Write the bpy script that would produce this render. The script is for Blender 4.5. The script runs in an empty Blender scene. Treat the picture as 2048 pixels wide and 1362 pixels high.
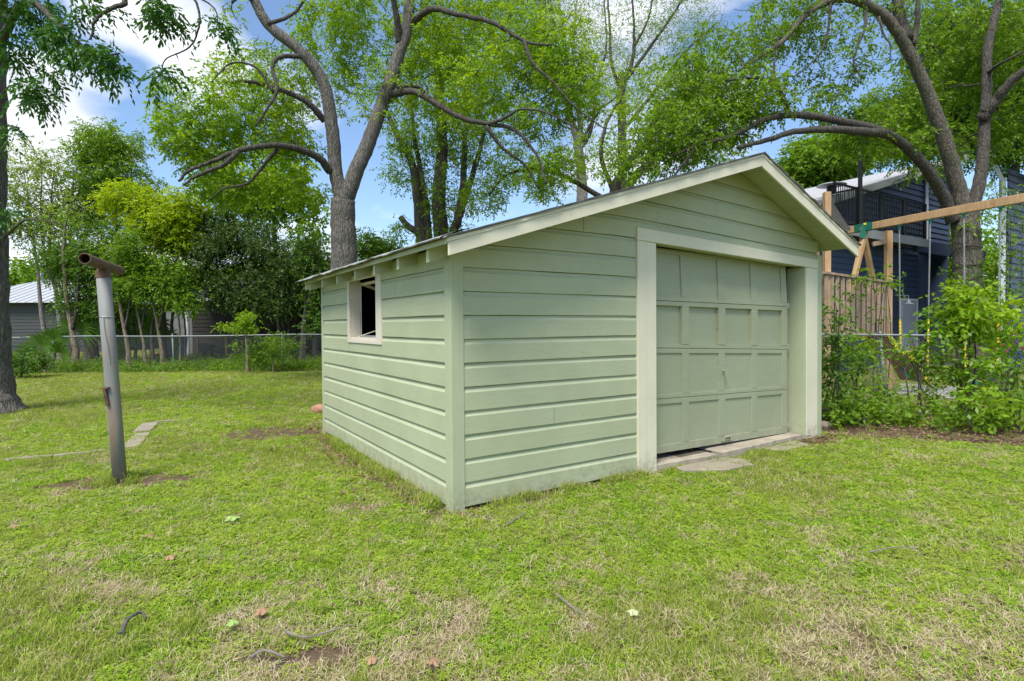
import bpy, bmesh, math, random
import numpy as np
from mathutils import Vector, Matrix
R = math.radians
random.seed(7)
rng = np.random.default_rng(7)
scene = bpy.context.scene
COL = scene.collection

# ------------------------------------------------------------------ camera
cam_d = bpy.data.cameras.new("camera")
cam = bpy.data.objects.new("camera", cam_d)
COL.objects.link(cam)
cam_d.sensor_width = 36.0
cam_d.lens = 1113.0 / 2048 * 36
cam_d.clip_start = 0.05
cam_d.clip_end = 1500
cam_d.shift_y = -12.0 / 2048
cam.matrix_world = (Matrix.Translation((0, 0, 1.4)) @ Matrix.Rotation(R(90 - 1.0), 4, 'X')
                    @ Matrix.Rotation(R(-0.41), 4, 'Z'))
scene.camera = cam

# ------------------------------------------------------------------ world and sun
SUN_EL, SUN_AZ = R(58), R(202)          # azimuth: the sun stands behind and left of the camera
world = bpy.data.worlds.new("World")
scene.world = world
world.use_nodes = True
wn, wl = world.node_tree.nodes, world.node_tree.links
wn.clear()
w_out = wn.new('ShaderNodeOutputWorld')
w_bg = wn.new('ShaderNodeBackground')
w_bg.inputs['Strength'].default_value = 0.12
sky = wn.new('ShaderNodeTexSky')
sky.sky_type = 'NISHITA'
sky.sun_disc = False
sky.sun_elevation = SUN_EL
sky.sun_rotation = SUN_AZ
sky.altitude = 100
sky.air_density = 1.0
sky.dust_density = 1.2
sky.ozone_density = 1.0
tc = wn.new('ShaderNodeTexCoord')
sep = wn.new('ShaderNodeSeparateXYZ')
wl.new(tc.outputs['Generated'], sep.inputs[0])
def wmath(op, a, b=None, clamp=False):
    n = wn.new('ShaderNodeMath'); n.operation = op; n.use_clamp = clamp
    for i, v in enumerate((a, b)):
        if v is None: continue
        if isinstance(v, (int, float)): n.inputs[i].default_value = v
        else: wl.new(v, n.inputs[i])
    return n.outputs[0]
zc = wmath('MAXIMUM', sep.outputs['Z'], 0.0)
zd = wmath('ADD', zc, 0.22)
cx = wmath('DIVIDE', sep.outputs['X'], zd)
cy = wmath('DIVIDE', sep.outputs['Y'], zd)
comb = wn.new('ShaderNodeCombineXYZ')
wl.new(cx, comb.inputs[0]); wl.new(cy, comb.inputs[1])
nz = wn.new('ShaderNodeTexNoise')
nz.inputs['Scale'].default_value = 1.15
nz.inputs['Detail'].default_value = 9
nz.inputs['Roughness'].default_value = 0.55
nz.inputs['Distortion'].default_value = 0.25
mp = wn.new('ShaderNodeMapping'); mp.inputs['Location'].default_value = (3.7, 1.3, 0.0)
wl.new(comb.outputs[0], mp.inputs[0]); wl.new(mp.outputs[0], nz.inputs['Vector'])
low = wmath('SUBTRACT', 0.24, zc)                     # thicker cloud towards the horizon
low = wmath('MULTIPLY', wmath('MAXIMUM', low, 0.0), 0.6)
high = wmath('MULTIPLY', wmath('MAXIMUM', wmath('SUBTRACT', zc, 0.62), 0.0), 0.8)   # unseen cloud added overhead to neutralise the sky light
cov = wmath('ADD', wmath('ADD', nz.outputs[0], low), high)
cov = wmath('ADD', cov, -0.085)
nrmz = wn.new('ShaderNodeVectorMath'); nrmz.operation = 'NORMALIZE'
wl.new(tc.outputs['Generated'], nrmz.inputs[0])
def bank(az_px, el_px, rad, amt):                    # cloud banks where the sky holds them
    c = Vector(((az_px - 1024) / 1113, 1, (650 - el_px) / 1113)).normalized()
    d = wn.new('ShaderNodeVectorMath'); d.operation = 'DOT_PRODUCT'; d.inputs[1].default_value = c
    wl.new(nrmz.outputs[0], d.inputs[0])
    mr = wn.new('ShaderNodeMapRange'); mr.interpolation_type = 'SMOOTHSTEP'
    mr.inputs['From Min'].default_value = math.cos(R(rad)); mr.inputs['From Max'].default_value = 1.0
    mr.inputs['To Min'].default_value = 0; mr.inputs['To Max'].default_value = amt
    wl.new(d.outputs['Value'], mr.inputs['Value'])
    return mr.outputs[0]
for b_ in ((330, 75, 8, .22), (110, 262, 8, .27), (60, 420, 14, .15), (1200, 260, 16, .07), (1560, 260, 10, .12), (250, 190, 5, -.12), (760, 380, 9, -.10), (1720, 90, 10, -.2), (280, 330, 7, -.1)):
    cov = wmath('ADD', cov, bank(*b_))
cr = wn.new('ShaderNodeValToRGB')
cr.color_ramp.elements[0].position = 0.47
cr.color_ramp.elements[1].position = 0.62
wl.new(cov, cr.inputs[0])
nz2 = wn.new('ShaderNodeTexNoise'); nz2.inputs['Scale'].default_value = 2.6; nz2.inputs['Detail'].default_value = 5
wl.new(mp.outputs[0], nz2.inputs['Vector'])
cc = wn.new('ShaderNodeValToRGB')
cc.color_ramp.elements[0].position = 0.35; cc.color_ramp.elements[0].color = (3.3, 3.6, 4.1, 1)
cc.color_ramp.elements[1].position = 0.6; cc.color_ramp.elements[1].color = (5.6, 5.7, 5.9, 1)
wl.new(nz2.outputs[0], cc.inputs[0])
tint = wn.new('ShaderNodeMixRGB'); tint.blend_type = 'MULTIPLY'; tint.inputs[0].default_value = 1
tint.inputs[2].default_value = (0.80, 0.88, 0.95, 1)
wl.new(sky.outputs[0], tint.inputs[1])
mx = wn.new('ShaderNodeMixRGB')
wl.new(cr.outputs[0], mx.inputs[0]); wl.new(tint.outputs[0], mx.inputs[1]); wl.new(cc.outputs[0], mx.inputs[2])
wl.new(mx.outputs[0], w_bg.inputs['Color'])
wl.new(w_bg.outputs[0], w_out.inputs[0])

sun_d = bpy.data.lights.new("sun", 'SUN')
sun_d.energy = 2.6
sun_d.angle = R(22)
sun_d.color = (1.0, 0.955, 0.88)
sun = bpy.data.objects.new("sun", sun_d)
COL.objects.link(sun)
sd = Vector((math.sin(SUN_AZ) * math.cos(SUN_EL), math.cos(SUN_AZ) * math.cos(SUN_EL), math.sin(SUN_EL)))
sun.rotation_euler = sd.to_track_quat('Z', 'Y').to_euler()

scene.view_settings.view_transform = 'Standard'
scene.view_settings.look = 'None'
scene.view_settings.exposure = 1.0
scene.view_settings.gamma = 1
scene.cycles.max_bounces = 7
scene.cycles.diffuse_bounces = 4
scene.cycles.transmission_bounces = 4
scene.cycles.transparent_max_bounces = 6
scene.cycles.caustics_reflective = False
scene.cycles.caustics_refractive = False

# ------------------------------------------------------------------ helpers
def at(x, y, d):
    """point seen at photo position (x, y) at a distance d along the view axis"""
    yh = 650.0 - 0.00716 * (x - 1024)
    return Vector(((x - 1024) / 1113.0 * d, d, 1.4 + (yh - y) / 1113.0 * d))

def tag(o, label=None, cat=None, group=None, kind=None):
    if label: o['label'] = label
    if cat: o['category'] = cat
    if group: o['group'] = group
    if kind: o['kind'] = kind
    return o

def empty(name, loc, label, cat, group=None):
    o = bpy.data.objects.new(name, None)
    o.empty_display_size = 0.2
    COL.objects.link(o)
    o.location = loc
    return tag(o, label, cat, group)

def link_mesh(name, me, mat, parent=None):
    o = bpy.data.objects.new(name, me)
    COL.objects.link(o)
    if mat is not None and not me.materials: me.materials.append(mat)
    if parent is not None:
        o.parent = parent
        p = parent; off = Vector((0, 0, 0))
        while p is not None:
            off += Vector(p.location); p = p.parent
        # vertices were given in world space: shift them into the parent's space
        me.transform(Matrix.Translation(-off))
    return o

class MB:
    def __init__(s): s.v = []; s.f = []; s.dark = []
    def add(s, vs, fs):
        b = len(s.v); s.v += [tuple(v) for v in vs]; s.f += [tuple(i + b for i in f) for f in fs]
    def hexa(s, p):       # 8 corners: bottom 4 ccw, top 4 ccw
        s.add(p, [(3, 2, 1, 0), (4, 5, 6, 7), (0, 1, 5, 4), (1, 2, 6, 5), (2, 3, 7, 6), (3, 0, 4, 7)])
    def box(s, o, a, b, c):   # origin + three edge vectors
        o, a, b, c = Vector(o), Vector(a), Vector(b), Vector(c)
        s.hexa([o, o + a, o + a + b, o + b, o + c, o + a + c, o + a + b + c, o + b + c])
    def beam(s, A, B, w, h, up=(0, 0, 1)):
        A, B = Vector(A), Vector(B); d = (B - A).normalized(); up = Vector(up)
        sd_ = d.cross(up)
        if sd_.length < 1e-4: sd_ = Vector((1, 0, 0))
        sd_.normalize(); u2 = sd_.cross(d).normalized()
        a = sd_ * w / 2; b = u2 * h / 2
        s.hexa([A - a - b, A + a - b, A + a + b, A - a + b, B - a - b, B + a - b, B + a + b, B - a + b])
    def tube(s, pts, radii, n=8, cap=True, jit=0.0):
        pts = [Vector(p) for p in pts]
        if isinstance(radii, (int, float)): radii = [radii] * len(pts)
        vs = []; fs = []
        prev = None
        for i, p in enumerate(pts):
            t = (pts[min(i + 1, len(pts) - 1)] - pts[max(i - 1, 0)])
            if t.length < 1e-9: t = Vector((0, 0, 1))
            t.normalize()
            if prev is None:
                x = t.orthogonal().normalized()
            else:
                x = prev - t * prev.dot(t)
                if x.length < 1e-6: x = t.orthogonal()
                x.normalize()
            prev = x; y = t.cross(x)
            for k in range(n):
                a = 2 * math.pi * k / n
                r = radii[i] * (1 + (random.uniform(-jit, jit) if jit else 0))
                vs.append(p + x * (math.cos(a) * r) + y * (math.sin(a) * r))
        m = len(pts)
        for i in range(m - 1):
            for k in range(n):
                k2 = (k + 1) % n
                fs.append((i * n + k, i * n + k2, (i + 1) * n + k2, (i + 1) * n + k))
        if cap:
            fs.append(tuple(range(n - 1, -1, -1))); fs.append(tuple((m - 1) * n + k for k in range(n)))
        s.add(vs, fs)
    def build(s, name, mat, parent=None, smooth=False, bevel=0.0):
        me = bpy.data.meshes.new(name)
        me.from_pydata(s.v, [], s.f)
        if bevel > 0:
            bm = bmesh.new(); bm.from_mesh(me)
            bmesh.ops.bevel(bm, geom=bm.edges[:], offset=bevel, segments=1, affect='EDGES', clamp_overlap=True)
            bm.to_mesh(me); bm.free()
        if smooth: me.polygons.foreach_set('use_smooth', [True] * len(me.polygons))
        me.update()
        return link_mesh(name, me, mat, parent)

def quads_mesh(name, V, mat, parent=None, per=4):
    """V: (n, per, 3) array of separate quads/polys"""
    n = V.shape[0]
    me = bpy.data.meshes.new(name)
    me.vertices.add(n * per); me.loops.add(n * per); me.polygons.add(n)
    me.vertices.foreach_set('co', V.reshape(-1).astype(np.float32))
    me.loops.foreach_set('vertex_index', np.arange(n * per, dtype=np.int32))
    me.polygons.foreach_set('loop_start', np.arange(0, n * per, per, dtype=np.int32))
    me.polygons.foreach_set('loop_total', np.full(n, per, dtype=np.int32))
    me.update(calc_edges=True)
    me.validate()
    return link_mesh(name, me, mat, parent)

def spline(pts, n=6):
    pts = [Vector(p) for p in pts]
    if len(pts) < 3: 
        return [pts[0].lerp(pts[-1], i / n) for i in range(n + 1)]
    out = []
    P = [pts[0] * 2 - pts[1]] + pts + [pts[-1] * 2 - pts[-2]]
    for i in range(1, len(P) - 2):
        for k in range(n):
            t = k / n
            a, b, c, d = P[i - 1], P[i], P[i + 1], P[i + 2]
            out.append(0.5 * ((2 * b) + (c - a) * t + (2 * a - 5 * b + 4 * c - d) * t * t + (3 * b - a - 3 * c + d) * t ** 3))
    out.append(pts[-1])
    return out

# smooth value noise on the plane, used for the lawn's wear and its planting
_tab = rng.random((256, 256))
def vnoise(x, y, sc, ox=0.0, oy=0.0):
    x = np.asarray(x) * sc + ox + 1000; y = np.asarray(y) * sc + oy + 1000
    xi = np.floor(x).astype(int); yi = np.floor(y).astype(int)
    fx = x - xi; fy = y - yi
    fx = fx * fx * (3 - 2 * fx); fy = fy * fy * (3 - 2 * fy)
    g = lambda i, j: _tab[i % 256, j % 256]
    return ((g(xi, yi) * (1 - fx) + g(xi + 1, yi) * fx) * (1 - fy) + (g(xi, yi + 1) * (1 - fx) + g(xi + 1, yi + 1) * fx) * fy)
def fbm(x, y, sc, o=0.0):
    return (vnoise(x, y, sc, o, o * 1.7) * 0.5 + vnoise(x, y, sc * 2.1, o + 5, o) * 0.27
            + vnoise(x, y, sc * 4.3, o, o + 9) * 0.15 + vnoise(x, y, sc * 9.1, o, o + 3) * 0.08)

# ------------------------------------------------------------------ materials
def new_mat(name):
    m = bpy.data.materials.new(name); m.use_nodes = True
    nt = m.node_tree
    return m, nt, nt.nodes['Principled BSDF'], nt.nodes['Material Output']
class NT:
    def __init__(s, nt): s.nt = nt; s.n = nt.nodes; s.l = nt.links
    def coord(s, which='Object'):
        t = s.n.new('ShaderNodeTexCoord'); return t.outputs[which]
    def mapping(s, vec, scale=(1, 1, 1), rot=(0, 0, 0)):
        m = s.n.new('ShaderNodeMapping'); m.inputs['Scale'].default_value = scale; m.inputs['Rotation'].default_value = rot
        s.l.new(vec, m.inputs[0]); return m.outputs[0]
    def noise(s, vec, scale, detail=4, rough=0.5, dist=0.0):
        t = s.n.new('ShaderNodeTexNoise'); t.inputs['Scale'].default_value = scale
        t.inputs['Detail'].default_value = detail; t.inputs['Roughness'].default_value = rough; t.inputs['Distortion'].default_value = dist
        s.l.new(vec, t.inputs['Vector']); return t.outputs[0]
    def ramp(s, fac, stops):
        r = s.n.new('ShaderNodeValToRGB'); e = r.color_ramp.elements
        while len(e) < len(stops): e.new(0.5)
        for i, (p, c) in enumerate(stops):
            e[i].position = p; e[i].color = (*c, 1) if len(c) == 3 else c
        s.l.new(fac, r.inputs[0]); return r.outputs[0]
    def mix(s, fac, a, b, mode='MIX'):
        m = s.n.new('ShaderNodeMixRGB'); m.blend_type = mode
        for i, v in enumerate((fac, a, b)):
            if isinstance(v, (int, float)): m.inputs[i].default_value = v if i == 0 else (v, v, v, 1)
            elif isinstance(v, tuple): m.inputs[i].default_value = (*v, 1)
            else: s.l.new(v, m.inputs[i])
        return m.outputs[0]
    def bump(s, h, strength=0.3, dist=0.01, target=None):
        b = s.n.new('ShaderNodeBump'); b.inputs['Strength'].default_value = strength; b.inputs['Distance'].default_value = dist
        s.l.new(h, b.inputs['Height'])
        if target is not None: s.l.new(b.outputs[0], target.inputs['Normal'])
        return b.outputs[0]
    def link(s, a, b): s.l.new(a, b)

def simple(name, col, rough=0.7, metal=0.0, var=0.12, scale=6.0, bump=0.15):
    m, nt, b, o = new_mat(name); t = NT(nt)
    c = t.coord(); n = t.noise(c, scale, 5, 0.6)
    t.link(t.mix(1.0, col, t.ramp(n, [(0.25, (1 - var,) * 3), (0.75, (1 + var,) * 3)]), 'MULTIPLY'), b.inputs['Base Color'])
    b.inputs['Roughness'].default_value = rough; b.inputs['Metallic'].default_value = metal
    t.bump(t.noise(c, scale * 8, 4), bump, 0.004, b)
    return m

U = Vector((0.841, 0.541, 0)).normalized()     # along the garage front
Vv = Vector((-0.541, 0.841, 0)).normalized()   # along the garage side
ANG = math.atan2(U.y, U.x)

def paint(name, col, chip=(0.33, 0.27, 0.2), wear=0.5, along='u', dirt=0.6, rough=0.55):
    """old brushed house paint on boards: grain along the board, small chips, faint dirt"""
    m, nt, b, o = new_mat(name); t = NT(nt)
    geo = nt.nodes.new('ShaderNodeNewGeometry')
    v = t.mapping(geo.outputs['Position'], rot=(0, 0, -ANG))
    gs = (1.0, 1.0, 14.0) if along in 'uv' else (14.0, 14.0, 1.0)
    g = t.mapping(v, scale=gs)
    grain = t.noise(g, 5.0, 6, 0.65, 0.3)
    big = t.noise(v, 1.1, 4, 0.6)
    mid = t.noise(v, 9.0, 5, 0.65)
    c = t.mix(1.0, col, t.ramp(big, [(0.3, (0.90, 0.90, 0.88)), (0.7, (1.05, 1.05, 1.06))]), 'MULTIPLY')
    c = t.mix(1.0, c, t.ramp(grain, [(0.28, (0.93, 0.93, 0.91)), (0.5, (1.0, 1.0, 1.0)), (0.8, (1.03, 1.03, 1.03))]), 'MULTIPLY')
    dm = t.ramp(mid, [(0.58, (0, 0, 0)), (0.8, (dirt, dirt, dirt))])
    c = t.mix(dm, c, tuple(x * 0.8 for x in col))
    gc = t.mapping(v, scale=(2.2, 2.2, 9.0) if along in 'uv' else (9.0, 9.0, 2.2))
    chips = t.noise(gc, 6.5, 7, 0.72)
    sparse = t.noise(v, 2.3, 2)
    cm = t.mix(1.0, t.ramp(chips, [(0.655, (0, 0, 0)), (0.668, (1, 1, 1))]), t.ramp(sparse, [(0.46, (0, 0, 0)), (0.58, (wear, wear, wear))]), 'MULTIPLY')
    c = t.mix(cm, c, chip)
    # soil splashed up the lowest boards, and nail heads in rows
    sp = nt.nodes.new('ShaderNodeSeparateXYZ'); t.link(v, sp.inputs[0])
    mr = nt.nodes.new('ShaderNodeMapRange'); mr.inputs['From Min'].default_value = 0.0; mr.inputs['From Max'].default_value = 0.22
    mr.inputs['To Min'].default_value = 0.62; mr.inputs['To Max'].default_value = 0.0
    t.link(sp.outputs['Z'], mr.inputs['Value'])
    mud = t.mix(1.0, mr.outputs[0], t.ramp(t.noise(v, 13, 5, .7), [(0.42, (0, 0, 0)), (0.62, (1, 1, 1))]), 'MULTIPLY')
    c = t.mix(mud, c, (0.22, 0.16, 0.10))
    if along in 'uv':
        def near(axis, period, off, w):
            a_ = nt.nodes.new('ShaderNodeMath'); a_.operation = 'ADD'; a_.inputs[1].default_value = off; t.link(axis, a_.inputs[0])
            p_ = nt.nodes.new('ShaderNodeMath'); p_.operation = 'PINGPONG'; p_.inputs[1].default_value = period / 2; t.link(a_.outputs[0], p_.inputs[0])
            q_ = nt.nodes.new('ShaderNodeMath'); q_.operation = 'LESS_THAN'; q_.inputs[1].default_value = w; t.link(p_.outputs[0], q_.inputs[0])
            return q_.outputs[0]
        mm = nt.nodes.new('ShaderNodeMath'); mm.operation = 'MULTIPLY'
        t.link(near(sp.outputs['X'], .405, .11, .0045), mm.inputs[0]); t.link(near(sp.outputs['Z'], .182, -.062, .0045), mm.inputs[1])
        m3 = nt.nodes.new('ShaderNodeMath'); m3.operation = 'MULTIPLY'; t.link(mm.outputs[0], m3.inputs[0])
        t.link(t.ramp(t.noise(v, 3.7, 2), [(.5, (0, 0, 0)), (.56, (.7, .7, .7))]), m3.inputs[1])
        c = t.mix(m3.outputs[0], c, (0.14, 0.13, 0.10))
    t.link(c, b.inputs['Base Color'])
    b.inputs['Roughness'].default_value = rough
    b.inputs['Specular IOR Level'].default_value = 0.35
    h = t.mix(0.35, grain, mid)
    h = t.mix(0.4, h, t.ramp(chips, [(0.66, (1, 1, 1)), (0.68, (0, 0, 0))]))
    t.bump(h, 0.35, 0.006, b)
    return m

def leaf_mat(name, c1, c2, trans=0.45, c3=None):
    m, nt, b, o = new_mat(name); t = NT(nt)
    geo = nt.nodes.new('ShaderNodeNewGeometry')
    pos = geo.outputs['Position']
    n = t.noise(pos, 0.9, 3, 0.6)
    r = geo.outputs['Random Per Island']
    c = t.mix(r, c1, c2)
    if c3: c = t.mix(t.ramp(n, [(0.45, (0, 0, 0)), (0.62, (1, 1, 1))]), c, c3)
    c = t.mix(1.0, c, t.ramp(t.noise(pos, 2.3, 2), [(0.3, (0.8, 0.82, 0.8)), (0.7, (1.15, 1.12, 1.1))]), 'MULTIPLY')
    nt.nodes.remove(b)
    d = nt.nodes.new('ShaderNodeBsdfDiffuse'); tr = nt.nodes.new('ShaderNodeBsdfTranslucent')
    gl = nt.nodes.new('ShaderNodeBsdfGlossy'); gl.inputs['Roughness'].default_value = 0.45
    ms = nt.nodes.new('ShaderNodeMixShader'); ms.inputs[0].default_value = trans
    m2 = nt.nodes.new('ShaderNodeMixShader'); m2.inputs[0].default_value = 0.02
    t.link(c, d.inputs['Color'])
    t.link(t.mix(1.0, c, (1.45, 1.3, 0.5), 'MULTIPLY'), tr.inputs['Color'])
    t.link(d.outputs[0], ms.inputs[1]); t.link(tr.outputs[0], ms.inputs[2])
    t.link(ms.outputs[0], m2.inputs[1]); t.link(gl.outputs[0], m2.inputs[2])
    t.link(m2.outputs[0], o.inputs['Surface'])
    return m

def bark(name, c1, c2, scale=1.0, moss=0.0):
    m, nt, b, o = new_mat(name); t = NT(nt)
    geo = nt.nodes.new('ShaderNodeNewGeometry')
    g = t.mapping(geo.outputs['Position'], scale=(9 * scale, 9 * scale, 2.2 * scale))
    n = t.noise(g, 2.2, 8, 0.72, 0.6)
    vo = nt.nodes.new('ShaderNodeTexVoronoi'); vo.feature = 'DISTANCE_TO_EDGE'; vo.inputs['Scale'].default_value = 2.6
    t.link(t.mapping(g, scale=(1, 1, 1)), vo.inputs['Vector'])
    f = t.ramp(vo.outputs[0], [(0.0, (0.35, 0.35, 0.35)), (0.16, (1, 1, 1))])
    c = t.mix(t.ramp(n, [(0.3, (0, 0, 0)), (0.68, (1, 1, 1))]), c1, c2)
    c = t.mix(0.75, c, f, 'MULTIPLY')
    if moss:
        mo = t.noise(geo.outputs['Position'], 2.4, 3)
        c = t.mix(t.ramp(mo, [(0.52, (0, 0, 0)), (0.66, (moss, moss, moss))]), c, (0.07, 0.085, 0.04))
    t.link(c, b.inputs['Base Color']); b.inputs['Roughness'].default_value = 0.92
    t.bump(t.mix(0.5, n, f), 0.9, 0.035, b)
    return m

GREEN = (0.415, 0.448, 0.290)
M = {}
M['siding'] = paint('garage_green_paint', GREEN, wear=0.45)
M['siding_trim'] = paint('garage_green_trim_paint', (0.412, 0.45, 0.295), along='z', wear=0.4)
M['cream'] = paint('cream_trim_paint', (0.70, 0.655, 0.50), along='z', wear=0.35, chip=(0.4, 0.36, 0.3), dirt=0.35)
M['cream_long'] = paint('cream_board_paint', (0.68, 0.64, 0.485), wear=0.4, chip=(0.36, 0.31, 0.25), dirt=0.4)
M['door'] = paint('garage_door_paint', (0.335, 0.36, 0.24), wear=0.6, chip=(0.17, 0.17, 0.12), dirt=0.7)
M['pink'] = paint('window_frame_paint', (0.66, 0.60, 0.50), along='z', wear=0.3, dirt=0.3)
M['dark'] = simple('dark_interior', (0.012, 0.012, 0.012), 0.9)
M['felt'] = simple('roof_felt', (0.16, 0.16, 0.155), 0.95, var=0.35, scale=14, bump=0.6)
M['tin'] = simple('grey_roof_sheet', (0.27, 0.27, 0.265), 0.6, 0.0, var=0.25, scale=9, bump=0.4)
M['concrete'] = simple('old_concrete', (0.36, 0.31, 0.235), 0.95, var=0.3, scale=5, bump=0.9)
M['concrete_dark'] = simple('worn_concrete', (0.27, 0.235, 0.175), 0.95, var=0.25, scale=4, bump=0.9)
M['galv'] = simple('galvanised_steel', (0.42, 0.44, 0.45), 0.5, 0.55, var=0.15, scale=8, bump=0.1)
M['wire'] = simple('fence_wire', (0.22, 0.23, 0.23), 0.5, 0.5, var=0.2, scale=8, bump=0.05)
M['rust'] = simple('rusty_iron', (0.125, 0.075, 0.048), 0.9, 0.1, var=0.45, scale=16, bump=0.7)
M['bark_main'] = bark('grey_pecan_bark', (0.065, 0.057, 0.05), (0.215, 0.195, 0.17), moss=0.2)
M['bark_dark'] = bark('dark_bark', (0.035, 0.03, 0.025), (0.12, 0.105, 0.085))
M['bark_right'] = bark('brown_grey_bark', (0.06, 0.05, 0.038), (0.20, 0.17, 0.135), moss=0.5)
M['bark_pale'] = bark('pale_bark', (0.16, 0.14, 0.115), (0.36, 0.33, 0.29), 1.4)
M['bark_tan'] = bark('tan_smooth_bark', (0.16, 0.12, 0.08), (0.33, 0.26, 0.18), 0.8)
M['leaf_bright'] = leaf_mat('bright_spring_leaf', (0.175, 0.325, 0.014), (0.32, 0.48, 0.025), 0.52, (0.17, 0.33, 0.02))
M['leaf_mid'] = leaf_mat('mid_green_leaf', (0.10, 0.22, 0.014), (0.21, 0.35, 0.028), 0.47)
M['leaf_deep'] = leaf_mat('deep_green_leaf', (0.05, 0.13, 0.014), (0.12, 0.23, 0.028), 0.4)
M['leaf_dark'] = leaf_mat('dark_evergreen_leaf', (0.03, 0.075, 0.016), (0.10, 0.165, 0.035), 0.28)
M['leaf_yellow'] = leaf_mat('yellow_green_leaf', (0.23, 0.36, 0.012), (0.40, 0.52, 0.02), 0.5)
M['leaf_pale'] = leaf_mat('pale_thin_leaf', (0.17, 0.28, 0.05), (0.32, 0.42, 0.09), 0.45)
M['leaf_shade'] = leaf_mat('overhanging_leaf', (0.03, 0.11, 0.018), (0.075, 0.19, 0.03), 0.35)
# ------------------------------------------------------------------ garage frame of reference
C0 = Vector((-0.446, 4.17, 0))
def G(t, s, z):
    """garage space: t along the front, s back along the side, z up"""
    return C0 + U * t + Vv * s + Vector((0, 0, z))
def warp(t, z):                    # the old front sags towards its right-hand end
    return z - 0.041 * max(0.0, t - 1.8) * min(max(z / 2.3, 0), 1.1)
def GW(t, s, z): return G(t, s, warp(t, z))
def tz(p):                          # world -> garage (numpy arrays)
    dx = p[0] - C0.x; dy = p[1] - C0.y
    return dx * U.x + dy * U.y, dx * Vv.x + dy * Vv.y

# ------------------------------------------------------------------ lawn wear
def ell(x, y, cx, cy, rx, ry, rot=0.0):
    c, s = math.cos(rot), math.sin(rot)
    dx, dy = x - cx, y - cy
    a = (dx * c + dy * s) / rx; b = (-dx * s + dy * c) / ry
    return np.clip(1.6 - 1.6 * np.sqrt(a * a + b * b) ** 1.0 , 0, 1)
def wear(x, y):
    """(dry straw, bare earth) for a place on the lawn"""
    x = np.asarray(x, float); y = np.asarray(y, float)
    n = fbm(x, y, 1.15, 3.0); n2 = fbm(x, y, 3.1, 31.0); n3 = fbm(x, y, 6.5, 11.0)
    trend = np.clip((4.2 - y) / 2.2, -0.25, 1.0) * 0.13 + np.clip((x - 1.2) / 3, 0, 1) * 0.05 * (y < 7)
    d = n * 0.30 + n2 * 0.42 + n3 * 0.28 + trend * 0.75
    dry = np.clip((d - 0.555) / 0.17, 0, 0.68)
    dry = np.where(y > 8.5, dry * 0.4, dry)
    # greener belt of clover before the garage
    dry *= 1 - 0.6 * np.clip(1 - np.abs(y - (3.9 + 0.15 * x)) / 0.8, 0, 1)
    b = np.zeros_like(x)
    b = np.maximum(b, ell(x, y, -3.55, 5.0, 0.85, 0.30, 0.15) * 1.3)      # round the clothes pole
    b = np.maximum(b, ell(x, y, -3.1, 7.35, 1.1, 0.75, 0.2) * 0.9)       # by the far corner
    t, s = tz((x, y))
    b = np.maximum(b, np.clip(1 - np.abs(t + 0.12) / 0.30, 0, 1) * ((s > -0.1) & (s < 3.9)) * 0.8)
    b = np.maximum(b, np.clip(1 - np.abs(s + 0.04) / 0.14, 0, 1) * ((t > -0.1) & (t < 5.3)) * 0.8)
    b = np.maximum(b, ell(x, y, 3.55, 6.55, 0.6, 0.3, 0.5))
    b = np.maximum(b, ell(x, y, 6.0, 6.95, 3.0, 0.95, -0.18) * 1.35)     # litter strip under the shrubs
    b = np.maximum(b, ell(x, y, 0.3, 3.55, 0.5, 0.12, 0.3) * 0.5)
    b = np.maximum(b, ell(x, y, -0.95, 2.35, 0.35, 0.12, 0.1) * 1.1)
    b = np.maximum(b, ell(x, y, 3.2, 3.2, 0.6, 0.12, -0.1) * 0.8)
    b = np.clip((b * (0.55 + n2) - 0.25) * 2.2, 0, 1)
    b = np.maximum(b, np.clip((n3 * 0.6 + n * 0.4 - 0.64) / 0.05, 0, 1) * (y < 9) * 0.8)
    return dry, b
def relief(x, y):
    near = np.clip((14 - np.abs(y)) / 6, 0, 1)
    return (fbm(x, y, 0.9, 17.0) - 0.5) * 0.05 * near - 0.012 

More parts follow.
